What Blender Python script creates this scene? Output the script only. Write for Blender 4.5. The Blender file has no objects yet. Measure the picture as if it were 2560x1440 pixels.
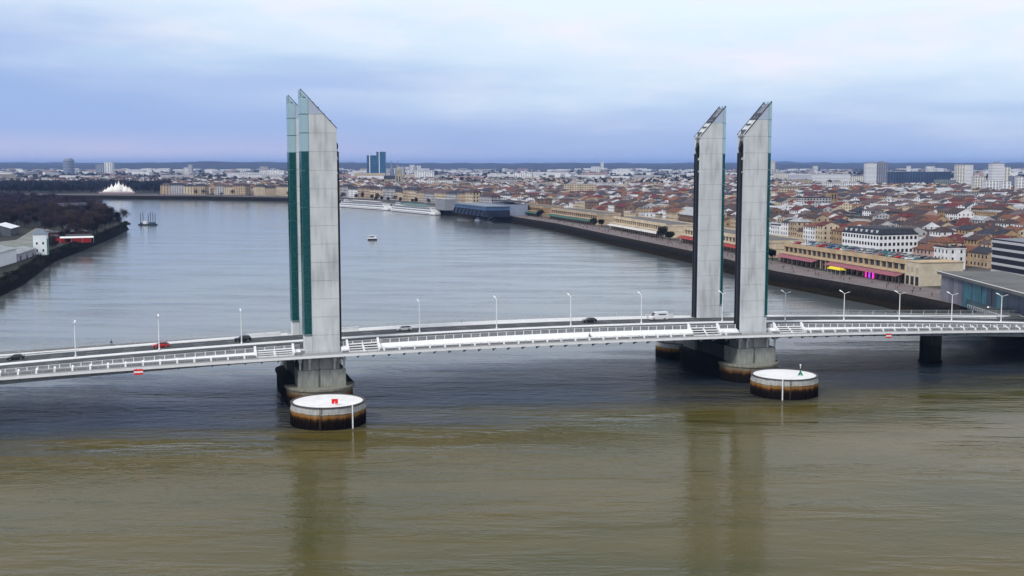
import bpy, bmesh, math, random
from mathutils import Vector, Matrix
R = random.Random(7)
sc = bpy.context.scene
C = sc.collection
rad = math.radians
# ------------------------------------------------------------------ camera
F, CX, CY, HC = 2937.0, 1280.0, 720.0, 62.1
TH = math.atan((CY-410)/F)
cam = bpy.data.cameras.new('camera'); cob = bpy.data.objects.new('camera', cam); C.objects.link(cob)
cob.location = (0, 0, HC); cob.rotation_euler = (math.pi/2-TH, 0, 0)
cam.sensor_width = 36; cam.lens = F/2560*36; cam.clip_start = 1; cam.clip_end = 90000
sc.camera = cob
# ------------------------------------------------------------------ world: overcast winter sky, bluish bank low down
w = bpy.data.worlds.new('World'); sc.world = w; w.use_nodes = True
nt = w.node_tree; nt.nodes.clear(); N = nt.nodes.new; L = nt.links.new
out = N('ShaderNodeOutputWorld')
tc = N('ShaderNodeTexCoord'); sep = N('ShaderNodeSeparateXYZ'); L(tc.outputs['Generated'], sep.inputs[0])
def mth(nt, op, a, b=None, clamp=False):
    n = nt.nodes.new('ShaderNodeMath'); n.operation = op; n.use_clamp = clamp
    for i, v in enumerate((a, b)):
        if v is None: continue
        if isinstance(v, (int, float)): n.inputs[i].default_value = v
        else: nt.links.new(v, n.inputs[i])
    return n.outputs[0]
mp = N('ShaderNodeMapping'); mp.inputs['Scale'].default_value = (2.2, 2.2, 16); mp.inputs['Rotation'].default_value = (0, rad(3), 0)
L(tc.outputs['Generated'], mp.inputs[0])
nz = N('ShaderNodeTexNoise'); nz.inputs['Scale'].default_value = 1.7; nz.inputs['Detail'].default_value = 7; nz.inputs['Roughness'].default_value = .5
L(mp.outputs[0], nz.inputs['Vector'])
mp2 = N('ShaderNodeMapping'); mp2.inputs['Scale'].default_value = (5, 5, 40); mp2.inputs['Location'].default_value = (3.1, 1.7, 0)
mp2.inputs['Rotation'].default_value = (0, rad(-4), 0)
L(tc.outputs['Generated'], mp2.inputs[0])
nz2 = N('ShaderNodeTexNoise'); nz2.inputs['Scale'].default_value = 1.3; nz2.inputs['Detail'].default_value = 6
L(mp2.outputs[0], nz2.inputs['Vector'])
n0 = mth(nt, 'SUBTRACT', nz.outputs['Fac'], .5)
n1 = mth(nt, 'SUBTRACT', nz2.outputs['Fac'], .5)
el = mth(nt, 'ADD', sep.outputs['Z'], mth(nt, 'MULTIPLY', n0, .085))
el = mth(nt, 'ADD', el, mth(nt, 'MULTIPLY', n1, .03))
el = mth(nt, 'ADD', el, mth(nt, 'MULTIPLY', mth(nt, 'MINIMUM', mth(nt, 'MAXIMUM', sep.outputs['X'], -.6), .05), .14))   # the blue bank stands higher to the left
fac = mth(nt, 'MULTIPLY', el, 5.0, True)
ramp = N('ShaderNodeValToRGB'); L(fac, ramp.inputs[0]); cr = ramp.color_ramp
stops = [(0.0, (.285,.40,.69)), (.09, (.305,.42,.70)), (.19, (.37,.48,.73)), (.28, (.43,.56,.77)), (.38, (.55,.67,.82)), (.6, (.70,.80,.90)), (.8, (.70,.77,.86)), (1, (.62,.67,.74))]
while len(cr.elements) < len(stops): cr.elements.new(.5)
for e, (p, c) in zip(cr.elements, stops): e.position = p; e.color = (*c, 1)
# thin veil of brighter cloud just above the horizon
hz = mth(nt, 'SUBTRACT', 1, mth(nt, 'MULTIPLY', mth(nt, 'ABSOLUTE', mth(nt, 'SUBTRACT', sep.outputs['Z'], .012)), 55), True)
hz = mth(nt, 'MULTIPLY', hz, mth(nt, 'ADD', mth(nt, 'MULTIPLY', n0, 3), .62), True)
hz = mth(nt, 'MULTIPLY', hz, mth(nt, 'ADD', mth(nt, 'MULTIPLY', sep.outputs['X'], -2.2), .35, True), True)
mx = N('ShaderNodeMix'); mx.data_type = 'RGBA'; L(hz, mx.inputs[0]); L(ramp.outputs[0], mx.inputs[6]); mx.inputs[7].default_value = (0.50, .50, .70, 1)
mp3 = N('ShaderNodeMapping'); mp3.inputs['Scale'].default_value = (4, 4, 14); mp3.inputs['Location'].default_value = (.6, 2.3, .4); L(tc.outputs['Generated'], mp3.inputs[0])
nz3 = N('ShaderNodeTexNoise'); nz3.inputs['Scale'].default_value = 1.6; nz3.inputs['Detail'].default_value = 8; nz3.inputs['Roughness'].default_value = .6; L(mp3.outputs[0], nz3.inputs['Vector'])
cl_ = mth(nt, 'MULTIPLY', mth(nt, 'MULTIPLY', mth(nt, 'SUBTRACT', nz3.outputs['Fac'], .46), 4.5, True), mth(nt, 'MULTIPLY', mth(nt, 'SUBTRACT', el, .03), 14, True))
mx3 = N('ShaderNodeMix'); mx3.data_type = 'RGBA'; L(mth(nt, 'MULTIPLY', cl_, .75), mx3.inputs[0]); L(mx.outputs[2], mx3.inputs[6]); mx3.inputs[7].default_value = (.80, .76, .84, 1)
mx = mx3
sky = N('ShaderNodeTexSky'); sky.sky_type = 'NISHITA'; sky.sun_disc = False; sky.sun_elevation = rad(42); sky.sun_rotation = rad(215)
b1 = N('ShaderNodeBackground'); L(sky.outputs[0], b1.inputs[0]); b1.inputs[1].default_value = .07
b2 = N('ShaderNodeBackground'); L(mx.outputs[2], b2.inputs[0]); b2.inputs[1].default_value = 1.06
ms = N('ShaderNodeMixShader'); ms.inputs[0].default_value = .9; L(b1.outputs[0], ms.inputs[1]); L(b2.outputs[0], ms.inputs[2])
L(ms.outputs[0], out.inputs[0])
sun = bpy.data.lights.new('sun', 'SUN'); sun.energy = 1.9; sun.angle = rad(14); sun.color = (1, .96, .9)
so = bpy.data.objects.new('sun', sun); C.objects.link(so)
so.rotation_euler = (rad(48), 0, rad(-35))     # light comes from behind the camera, a little to the left
vs = sc.view_settings; vs.view_transform = 'Standard'; vs.look = 'None'; vs.gamma = 1; vs.exposure = 0.25; vs.use_curve_mapping = False
sc.cycles.max_bounces = 6; sc.cycles.volume_bounces = 0; sc.cycles.use_denoising = True

# ------------------------------------------------------------------ helpers
def at(u, v, z=0.0):
    """ground point seen at photo position (u, v) for height z"""
    dx = u-CX; dy = F*math.cos(TH)+(CY-v)*math.sin(TH); dz = -F*math.sin(TH)+(CY-v)*math.cos(TH)
    k = (z-HC)/dz
    return Vector((dx*k, dy*k, z))
def hz_at(v, y): return HC-(v-410)*y/F
X0, Y0, PH = -49.8, 300.9, rad(16.88)
def B(s, t, z=0.0):
    return Vector((X0+s*math.cos(PH)-t*math.sin(PH), Y0+s*math.sin(PH)+t*math.cos(PH), z))

class MB:
    def __init__(s): s.v = []; s.f = []; s.m = []; s.uv = []
    def face(s, pts, mi=0, uv=None):
        n = len(s.v); s.v.extend([tuple(p) for p in pts]); s.f.append(tuple(range(n, n+len(pts)))); s.m.append(mi)
        s.uv.append(uv)
    def box(s, a, b, mi=0, M=None):
        x0, y0, z0 = a; x1, y1, z1 = b
        P = [Vector(p) for p in ((x0,y0,z0),(x1,y0,z0),(x1,y1,z0),(x0,y1,z0),(x0,y0,z1),(x1,y0,z1),(x1,y1,z1),(x0,y1,z1))]
        if M: P = [M @ p for p in P]
        n = len(s.v); s.v.extend([tuple(p) for p in P])
        for q in ((0,3,2,1),(4,5,6,7),(0,1,5,4),(1,2,6,5),(2,3,7,6),(3,0,4,7)):
            s.f.append(tuple(n+i for i in q)); s.m.append(mi); s.uv.append(None)
    def hexa(s, P, mi=0):
        n = len(s.v); s.v.extend([tuple(p) for p in P])
        for q in ((0,3,2,1),(4,5,6,7),(0,1,5,4),(1,2,6,5),(2,3,7,6),(3,0,4,7)):
            s.f.append(tuple(n+i for i in q)); s.m.append(mi); s.uv.append(None)
    def tube(s, p, q, r0, r1=None, k=8, mi=0, caps=True):
        r1 = r0 if r1 is None else r1
        p = Vector(p); q = Vector(q); d = (q-p)
        if d.length < 1e-6: return
        d.normalize(); a = d.orthogonal().normalized(); b = d.cross(a); n = len(s.v)
        for c, r in ((p, r0), (q, r1)):
            for i in range(k):
                g = 2*math.pi*i/k; s.v.append(tuple(c+a*(r*math.cos(g))+b*(r*math.sin(g))))
        for i in range(k):
            j = (i+1) % k; s.f.append((n+i, n+j, n+k+j, n+k+i)); s.m.append(mi); s.uv.append(None)
        if caps:
            s.f.append(tuple(n+k-1-i for i in range(k))); s.m.append(mi); s.uv.append(None)
            s.f.append(tuple(n+k+i for i in range(k))); s.m.append(mi); s.uv.append(None)
    def lathe(s, prof, k=48, c=(0,0,0), mi=0, cap=True):
        n = len(s.v)
        for r, z in prof:
            for i in range(k):
                g = 2*math.pi*i/k; s.v.append((c[0]+r*math.cos(g), c[1]+r*math.sin(g), c[2]+z))
        for a in range(len(prof)-1):
            for i in range(k):
                j = (i+1) % k; s.f.append((n+a*k+i, n+a*k+j, n+(a+1)*k+j, n+(a+1)*k+i)); s.m.append(mi); s.uv.append(None)
        if cap:
            s.f.append(tuple(n+(len(prof)-1)*k+i for i in range(k))); s.m.append(mi); s.uv.append(None)
    def prism(s, poly, z0, z1, mi=0):
        k = len(poly); n = len(s.v)
        for z in (z0, z1):
            for p in poly: s.v.append((p[0], p[1], z))
        for i in range(k):
            j = (i+1) % k; s.f.append((n+i, n+j, n+k+j, n+k+i)); s.m.append(mi); s.uv.append(None)
        s.f.append(tuple(n+k+i for i in range(k))); s.m.append(mi); s.uv.append(None)
        s.f.append(tuple(n+k-1-i for i in range(k))); s.m.append(mi); s.uv.append(None)
    def mesh(s, name, mats, smooth=False):
        me = bpy.data.meshes.new(name); me.from_pydata(s.v, [], s.f)
        for m in (mats if isinstance(mats, (list, tuple)) else [mats]): me.materials.append(m)
        me.polygons.foreach_set('material_index', s.m)
        if any(u is not None for u in s.uv):
            l = me.uv_layers.new(name='UVMap'); k = 0; d = [0.0]*(2*len(me.loops))
            for f, u in zip(s.f, s.uv):
                for i in range(len(f)):
                    if u: d[2*k], d[2*k+1] = u[i]
                    k += 1
            l.data.foreach_set('uv', d)
        if smooth: me.polygons.foreach_set('use_smooth', [True]*len(me.polygons))
        me.update(); return me
    def build(s, name, mats, parent=None, smooth=False, **props):
        return link(name, s.mesh(name, mats, smooth), parent, **props)
def link(name, data, parent=None, loc=None, rz=0, **props):
    o = bpy.data.objects.new(name, data); C.objects.link(o)
    if parent: o.parent = parent
    if loc is not None: o.location = loc
    if rz: o.rotation_euler = (0, 0, rz)
    for k, v in props.items(): o[k] = v
    return o
def thing(name, label, cat, loc=(0,0,0), rz=0, group=None):
    o = link(name, None, None, loc, rz); o.empty_display_size = .5
    o['label'] = label; o['category'] = cat
    if group: o['group'] = group
    return o
KIDS = {}
def kids(o): return [c for c in bpy.data.objects if c.parent == o]
def snapshot(root):
    """list of (object, children) for cheap copying"""
    ch = {}
    for c in bpy.data.objects:
        if c.parent: ch.setdefault(c.parent.name, []).append(c)
    def rec(o): return (o, [rec(c) for c in ch.get(o.name, [])])
    return rec(root)
def dup(tree, loc, rz=0, label=None, scale=None, paint=None):
    o, cs = tree
    r = o.copy(); C.objects.link(r); r.location = loc; r.rotation_euler = (0, 0, rz)
    if label: r['label'] = label
    if scale: r.scale = scale
    def rec(cs, par):
        for c, g in cs:
            n = c.copy(); C.objects.link(n); n.parent = par
            if paint and n.type == 'MESH' and c.name.split('.')[0] in paint:
                n.material_slots[0].link = 'OBJECT'; n.material_slots[0].material = paint[c.name.split('.')[0]]
            rec(g, n)
    rec(cs, r)
    return r

# ------------------------------------------------------------------ materials
MC = {}
def mat(name, col, rough=.7, var=0.0, scale=1.0, metal=0.0, bump=0.0, spec=.4, island=0.0, emit=None):
    if name in MC: return MC[name]
    m = bpy.data.materials.new(name); m.use_nodes = True; t = m.node_tree; p = t.nodes['Principled BSDF']
    p.inputs['Base Color'].default_value = (*col, 1); p.inputs['Roughness'].default_value = rough
    p.inputs['Metallic'].default_value = metal; p.inputs['Specular IOR Level'].default_value = spec
    if var or bump:
        g = t.nodes.new('ShaderNodeNewGeometry'); n = t.nodes.new('ShaderNodeTexNoise'); n.inputs['Scale'].default_value = scale
        n.inputs['Detail'].default_value = 6; n.inputs['Roughness'].default_value = .65
        t.links.new(g.outputs['Position'], n.inputs['Vector'])
        if var:
            r = t.nodes.new('ShaderNodeMapRange'); t.links.new(n.outputs['Fac'], r.inputs[0])
            r.inputs[1].default_value = .3; r.inputs[2].default_value = .7
            r.inputs[3].default_value = 1-var; r.inputs[4].default_value = 1+var*.5
            h = t.nodes.new('ShaderNodeVectorMath'); h.operation = 'SCALE'; h.inputs[0].default_value = col
            t.links.new(r.outputs[0], h.inputs['Scale']); t.links.new(h.outputs[0], p.inputs['Base Color'])
        if bump:
            b = t.nodes.new('ShaderNodeBump'); b.inputs['Strength'].default_value = bump; b.inputs['Distance'].default_value = .1
            t.links.new(n.outputs['Fac'], b.inputs['Height']); t.links.new(b.outputs[0], p.inputs['Normal'])
    if emit: p.inputs['Emission Color'].default_value = (*emit[:3], 1); p.inputs['Emission Strength'].default_value = emit[3]
    MC[name] = m; return m
def streaked(name, col, dark, amount=.5, hstretch=.12, scale=.8):
    """concrete with rain streaks running down and broad patches"""
    m = bpy.data.materials.new(name); m.use_nodes = True; t = m.node_tree; p = t.nodes['Principled BSDF']; p.inputs['Roughness'].default_value = .8
    g = t.nodes.new('ShaderNodeNewGeometry'); mp = t.nodes.new('ShaderNodeMapping'); mp.inputs['Scale'].default_value = (1, 1, hstretch)
    t.links.new(g.outputs['Position'], mp.inputs[0])
    n = t.nodes.new('ShaderNodeTexNoise'); n.inputs['Scale'].default_value = scale; n.inputs['Detail'].default_value = 5; t.links.new(mp.outputs[0], n.inputs['Vector'])
    n2 = t.nodes.new('ShaderNodeTexNoise'); n2.inputs['Scale'].default_value = .14; n2.inputs['Detail'].default_value = 4; t.links.new(g.outputs['Position'], n2.inputs['Vector'])
    a = mth(t, 'MULTIPLY', mth(t, 'SUBTRACT', n.outputs['Fac'], .48), 4.0, True)
    b = mth(t, 'MULTIPLY', mth(t, 'SUBTRACT', n2.outputs['Fac'], .40), 3.0, True)
    f = mth(t, 'MULTIPLY', mth(t, 'ADD', mth(t, 'MULTIPLY', a, .55), mth(t, 'MULTIPLY', b, .45)), amount, True)
    mx = t.nodes.new('ShaderNodeMix'); mx.data_type = 'RGBA'; t.links.new(f, mx.inputs[0]); mx.inputs[6].default_value = (*col, 1); mx.inputs[7].default_value = (*dark, 1)
    t.links.new(mx.outputs[2], p.inputs['Base Color'])
    MC[name] = m; return m
def tidal(name, bands, scale=1.2, streak=.1, wob=.5, rough=.85):
    """colour by height above the water (tide marks) with ragged borders: bands = [(z, col)...] rising"""
    m = bpy.data.materials.new(name); m.use_nodes = True; t = m.node_tree; p = t.nodes['Principled BSDF']; p.inputs['Roughness'].default_value = rough; p.inputs['Specular IOR Level'].default_value = .03
    g = t.nodes.new('ShaderNodeNewGeometry'); s = t.nodes.new('ShaderNodeSeparateXYZ'); t.links.new(g.outputs['Position'], s.inputs[0])
    mp = t.nodes.new('ShaderNodeMapping'); mp.inputs['Scale'].default_value = (1, 1, streak); t.links.new(g.outputs['Position'], mp.inputs[0])
    n = t.nodes.new('ShaderNodeTexNoise'); n.inputs['Scale'].default_value = scale; n.inputs['Detail'].default_value = 6; t.links.new(mp.outputs[0], n.inputs['Vector'])
    z = mth(t, 'ADD', s.outputs['Z'], mth(t, 'MULTIPLY', mth(t, 'SUBTRACT', n.outputs['Fac'], .5), wob*2))
    top = bands[-1][0]; f = mth(t, 'DIVIDE', z, top, True)
    r = t.nodes.new('ShaderNodeValToRGB'); t.links.new(f, r.inputs[0]); cr = r.color_ramp
    while len(cr.elements) < len(bands): cr.elements.new(.5)
    for e, (zz, c) in zip(cr.elements, bands): e.position = min(1, zz/top); e.color = (*c, 1)
    n2 = t.nodes.new('ShaderNodeTexNoise'); n2.inputs['Scale'].default_value = scale*2.5; n2.inputs['Detail'].default_value = 4; t.links.new(mp.outputs[0], n2.inputs['Vector'])
    k = mth(t, 'ADD', mth(t, 'MULTIPLY', n2.outputs['Fac'], 1.1), .45)
    h = t.nodes.new('ShaderNodeVectorMath'); h.operation = 'SCALE'; t.links.new(r.outputs[0], h.inputs[0]); t.links.new(k, h.inputs['Scale'])
    t.links.new(h.outputs[0], p.inputs['Base Color'])
    MC[name] = m; return m
def glassy(name, col, alpha=.5, rough=.08, tint=(.7,.9,.9)):
    m = bpy.data.materials.new(name); m.use_nodes = True; t = m.node_tree; p = t.nodes['Principled BSDF']; o = t.nodes['Material Output']
    p.inputs['Base Color'].default_value = (*col, 1); p.inputs['Roughness'].default_value = rough; p.inputs['Specular IOR Level'].default_value = .8
    tr = t.nodes.new('ShaderNodeBsdfTransparent'); tr.inputs[0].default_value = (*tint, 1)
    mx = t.nodes.new('ShaderNodeMixShader'); mx.inputs[0].default_value = alpha
    t.links.new(tr.outputs[0], mx.inputs[1]); t.links.new(p.outputs[0], mx.inputs[2]); t.links.new(mx.outputs[0], o.inputs[0])
    MC[name] = m; return m

white = mat('white_steel', (.82,.82,.82), .45, .08, .6)
offw = mat('pale_steel', (.60,.61,.62), .5, .12, .5)
grail = mat('galvanised_rail', (.40,.42,.43), .45, .1, .5)
asph = mat('asphalt', (.055,.06,.068), .85, .25, .35)
walk = mat('footway_surface', (.30,.30,.30), .8, .12, .4)
dsteel = mat('dark_steel', (.012,.016,.028), .45, .2, .8)
conc = streaked('tower_concrete', (.62,.65,.66), (.26,.275,.285), .85)
concl = streaked('pier_concrete', (.33,.33,.31), (.12,.12,.09), .8, .2, .6)
shade = mat('joint_concrete', (.20,.21,.22), .9)
teal = glassy('teal_glass', (.012,.11,.12), .5, .1, (.34,.78,.76))
pale = glassy('pale_glass', (.50,.68,.74), .62, .15, (.8,.95,1))
frost = glassy('screen_glass', (.55,.62,.74), .7, .2, (.85,.9,1))
stair = mat('stair_steel', (.34,.42,.44), .6, .5, .9)
mull = mat('mullion_steel', (.20,.28,.31), .4)

# ------------------------------------------------------------------ water
def water_mat():
    m = bpy.data.materials.new('river_water'); m.use_nodes = True; t = m.node_tree; p = t.nodes['Principled BSDF']
    g = t.nodes.new('ShaderNodeNewGeometry')
    def noise(scale, sx, sy, rot=0, detail=4, rough=.5, loc=(0,0,0)):
        mp = t.nodes.new('ShaderNodeMapping'); mp.inputs['Scale'].default_value = (sx, sy, 1); mp.inputs['Rotation'].default_value = (0, 0, rad(rot)); mp.inputs['Location'].default_value = loc
        t.links.new(g.outputs['Position'], mp.inputs[0])
        n = t.nodes.new('ShaderNodeTexNoise'); n.inputs['Scale'].default_value = scale; n.inputs['Detail'].default_value = detail; n.inputs['Roughness'].default_value = rough
        t.links.new(mp.outputs[0], n.inputs['Vector']); return n.outputs['Fac']
    patch = noise(.012, 1, 2.2, 14, 5, .6)           # silt plumes
    patch2 = noise(.03, .5, 2.5, 17, 5, .6, (40, 9, 0))
    k = mth(t, 'MULTIPLY', mth(t, 'SUBTRACT', mth(t, 'ADD', mth(t, 'MULTIPLY', patch, .65), mth(t, 'MULTIPLY', patch2, .35)), .38), 4, True)
    mx = t.nodes.new('ShaderNodeMix'); mx.data_type = 'RGBA'; t.links.new(k, mx.inputs[0])
    mx.inputs[6].default_value = (.058,.055,.012,1); mx.inputs[7].default_value = (.104,.078,.017,1)
    p.inputs['IOR'].default_value = 1.33
    # the river is silty on this side of the bridge; a belt of chopped-up darker water lies along the piers
    s = t.nodes.new('ShaderNodeSeparateXYZ'); t.links.new(g.outputs['Position'], s.inputs[0])
    q = mth(t, 'SUBTRACT', s.outputs['Y'], mth(t, 'MULTIPLY', s.outputs['X'], math.tan(PH)))
    rough_n = noise(.02, .6, 3, 17, 4, .6, (5, 80, 0))
    edge = noise(.035, .35, 1.6, 17, 5, .6, (15, 30, 0))
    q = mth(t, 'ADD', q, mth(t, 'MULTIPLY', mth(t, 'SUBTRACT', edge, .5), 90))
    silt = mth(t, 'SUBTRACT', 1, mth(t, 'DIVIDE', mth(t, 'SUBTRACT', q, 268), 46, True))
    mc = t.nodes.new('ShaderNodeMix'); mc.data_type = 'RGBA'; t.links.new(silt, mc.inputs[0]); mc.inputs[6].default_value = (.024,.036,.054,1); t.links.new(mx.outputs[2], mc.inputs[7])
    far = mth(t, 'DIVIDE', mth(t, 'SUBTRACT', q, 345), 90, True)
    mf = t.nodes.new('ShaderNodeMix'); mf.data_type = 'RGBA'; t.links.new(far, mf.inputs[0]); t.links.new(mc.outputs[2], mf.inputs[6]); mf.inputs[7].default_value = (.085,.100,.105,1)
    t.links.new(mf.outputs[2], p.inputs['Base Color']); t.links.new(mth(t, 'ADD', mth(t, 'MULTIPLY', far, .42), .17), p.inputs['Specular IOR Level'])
    up = mth(t, 'DIVIDE', mth(t, 'SUBTRACT', q, 272), 32, True); dn = mth(t, 'SUBTRACT', 1, mth(t, 'DIVIDE', mth(t, 'SUBTRACT', q, 305), 66, True))
    band = mth(t, 'MULTIPLY', up, dn)
    near = mth(t, 'MULTIPLY', mth(t, 'SUBTRACT', rough_n, .47), .9)
    amp = mth(t, 'ADD', mth(t, 'MULTIPLY', band, mth(t, 'ADD', mth(t, 'MULTIPLY', rough_n, 1.3), .55)), mth(t, 'MAXIMUM', near, 0))
    calm = mth(t, 'SUBTRACT', 1, mth(t, 'MULTIPLY', far, .60))
    amp = mth(t, 'ADD', amp, mth(t, 'MULTIPLY', calm, .10))
    w1 = noise(.42, .55, 1.0, 12, 4, .65); w2 = noise(.15, .6, 1.1, 20, 3, .5); w3 = noise(1.3, .7, 1, 0, 2, .5)
    h = mth(t, 'ADD', mth(t, 'MULTIPLY', w1, mth(t, 'ADD', .8, mth(t, 'MULTIPLY', band, 1.1))), mth(t, 'ADD', mth(t, 'MULTIPLY', w2, mth(t, 'SUBTRACT', 1.2, mth(t, 'MULTIPLY', far, 1.05))), mth(t, 'MULTIPLY', w3, .25)))
    h = mth(t, 'MULTIPLY', h, amp)
    b = t.nodes.new('ShaderNodeBump'); b.inputs['Strength'].default_value = 1.0; b.inputs['Distance'].default_value = 1.0
    t.links.new(h, b.inputs['Height']); t.links.new(b.outputs[0], p.inputs['Normal'])
    t.links.new(mth(t, 'ADD', mth(t, 'MULTIPLY', band, .02), .12), p.inputs['Roughness'])
    return m
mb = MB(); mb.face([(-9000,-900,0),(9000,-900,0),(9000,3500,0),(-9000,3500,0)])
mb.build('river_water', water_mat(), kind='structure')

# ------------------------------------------------------------------ land
ZL = 6.8
def off(poly, d):
    """offset an open polyline to its right by d"""
    r = []
    for i, p in enumerate(poly):
        a = poly[max(0, i-1)]; b = poly[min(len(poly)-1, i+1)]
        t_ = Vector((b[0]-a[0], b[1]-a[1])).normalized(); r.append((p[0]+t_.y*d, p[1]-t_.x*d))
    return r
def resample(poly, step):
    r = [poly[0]]
    for a, b in zip(poly, poly[1:]):
        n = max(1, int(math.hypot(b[0]-a[0], b[1]-a[1])/step))
        for i in range(1, n+1): r.append((a[0]+(b[0]-a[0])*i/n, a[1]+(b[1]-a[1])*i/n))
    return r
RB = [(330,-600),(214,270)] + [tuple(at(u, v)[:2]) for u, v in ((2560,851),(2330,797),(2200,766),(1920,712),(1735,660),(1500,606),(1380,577),(1240,552),(1200,547),(1093,537),(980,525),(860,513),(715,504),(500,500),(270,498))] + [(-1300,2240),(-3000,2500),(-6000,2700)]
LB = [(-232,-600),(-236,420)] + [tuple(at(u, v)[:2]) for u, v in ((0,742),(60,712),(130,658),(230,617),(290,592),(325,573))] + [(-425,1250),(-520,1520),(-760,1850),(-1300,2010),(-3000,2200),(-6000,2300)]
from mathutils.geometry import tessellate_polygon
def land(name, bank, far, side, m_top, m_slope):
    """bank polyline at the water; far closes the polygon. the embankment slopes up to ZL"""
    bank = resample(bank, 60)
    top = off(bank, side*5.0); mid = off(bank, side*1.2); low = off(bank, -side*5)
    b = MB()
    def strip(p, zp, q, zq, mi):
        n = len(b.v)
        for a, c in zip(p, q): b.v.append((a[0], a[1], zp)); b.v.append((c[0], c[1], zq))
        for i in range(len(p)-1):
            f = (n+2*i, n+2*i+2, n+2*i+3, n+2*i+1); b.f.append(f if side > 0 else f[::-1]); b.m.append(mi); b.uv.append(None)
    strip(low, -2.2, mid, .5, 0); strip(mid, .5, top, ZL, 0)
    e = b.build(name[1], m_slope, kind='structure')
    poly = [Vector((x, y, ZL)) for x, y in top]+[Vector((x, y, ZL)) for x, y in far]
    t = tessellate_polygon([poly]); me = bpy.data.meshes.new(name[0])
    fs = []
    for a, c, d in t:
        n = (poly[c]-poly[a]).cross(poly[d]-poly[a]); fs.append((a, c, d) if n.z > 0 else (a, d, c))
    me.from_pydata([tuple(p) for p in poly], [], fs); me.materials.append(m_top); link(name[0], me, kind='structure')
    return top
def ground_mat():
    m = bpy.data.materials.new('town_ground'); m.use_nodes = True; t = m.node_tree; p = t.nodes['Principled BSDF']; p.inputs['Roughness'].default_value = .9
    g = t.nodes.new('ShaderNodeNewGeometry'); n = t.nodes.new('ShaderNodeTexNoise'); n.inputs['Scale'].default_value = .012; n.inputs['Detail'].default_value = 8
    n.inputs['Roughness'].default_value = .7
    t.links.new(g.outputs['Position'], n.inputs['Vector']); r = t.nodes.new('ShaderNodeValToRGB'); t.links.new(n.outputs['Fac'], r.inputs[0])
    cr = r.color_ramp; cr.elements[0].position = .38; cr.elements[0].color = (.02,.03,.02,1); cr.elements[1].position = .62; cr.elements[1].color = (.09,.08,.07,1)
    e = cr.elements.new(.5); e.color = (.035,.033,.032,1); t.links.new(r.outputs[0], p.inputs['Base Color']); return m
gm = ground_mat()
bank_m = tidal('embankment_mud', [(0,(.010,.008,.004)),(1.6,(.016,.012,.006)),(2.6,(.007,.0065,.005)),(4.5,(.012,.011,.010)),(7,(.030,.025,.023))], .25, .3, 1.6)
RT = land(('town_ground','river_embankment'), RB, [(-40000,6000),(-40000,45000),(40000,45000),(40000,-600)], 1, gm, bank_m)
def grass_mat():
    return mat('left_bank_grass', (.013,.018,.009), .95, .5, .05)
land(('left_bank_ground','left_embankment'), LB, [(-6500,2200),(-6500,-600)], -1, grass_mat(), tidal('left_bank_mud', [(0,(.003,.003,.003)),(3,(.004,.005,.004)),(7,(.010,.012,.007))], .4, .4, 1.5))
# promenade along the right bank (a paved sheet above the ground) and the quay road behind it
ti = [p for p in off(resample(RB, 60), 5.0) if p[1] > 200 and p[0] > -900]
def ribbon(name, line, d0, d1, z, m, **kw):
    a = off(line, d0); c = off(line, d1); b = MB(); n = 0
    for p, q in zip(a, c): b.v += [(p[0], p[1], z), (q[0], q[1], z)]
    for i in range(len(a)-1): b.f.append((2*i, 2*i+2, 2*i+3, 2*i+1)); b.m.append(0); b.uv.append(None)
    return b.build(name, m, **kw)
base_line = [p for p in resample(RB, 60) if p[1] > 200 and p[0] > -900]
ribbon('promenade', base_line, 5.05, 29, ZL+.012, mat('promenade_paving', (.17,.14,.135), .85, .35, .12), kind='structure')
ribbon('quay_coping', base_line, 4.6, 5.6, ZL+.16, mat('coping_stone', (.20,.18,.17), .9, .4, .2), kind='structure')
ribbon('quay_road', base_line, 52, 75, ZL+.012, mat('quay_asphalt', (.06,.06,.065), .85, .3, .1), kind='structure')
# far wooded ridge
def hills():
    b = MB(); nx, ny = 420, 12; x0, x1, y0, y1 = -11000, 11000, 9600, 26000
    from mathutils import noise
    for j in range(ny+1):
        y = y0+(y1-y0)*(j/ny)**1.5
        for i in range(nx+1):
            x = x0+(x1-x0)*i/nx*1.0; xs = x*(y/y0)**.6
            h = noise.fractal(Vector((xs/2600, y/3200, 3.3)), .9, 2.1, 5)
            h2 = noise.fractal(Vector((xs/420, y/700, 8.1)), .8, 2.2, 4); hh = ZL-12+min(1, j/3.2)*(56+40*h+16*h2)+min(1, j/6)*14
            b.v.append((xs, y, hh if j else ZL-12))
    for j in range(ny):
        for i in range(nx):
            a = j*(nx+1)+i; b.f.append((a, a+1, a+nx+2, a+nx+1)); b.m.append(0); b.uv.append(None)
    b.build('wooded_hills', mat('hill_forest', (.004,.010,.020), .95, .6, .0012), smooth=True, kind='structure')
hills()
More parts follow.
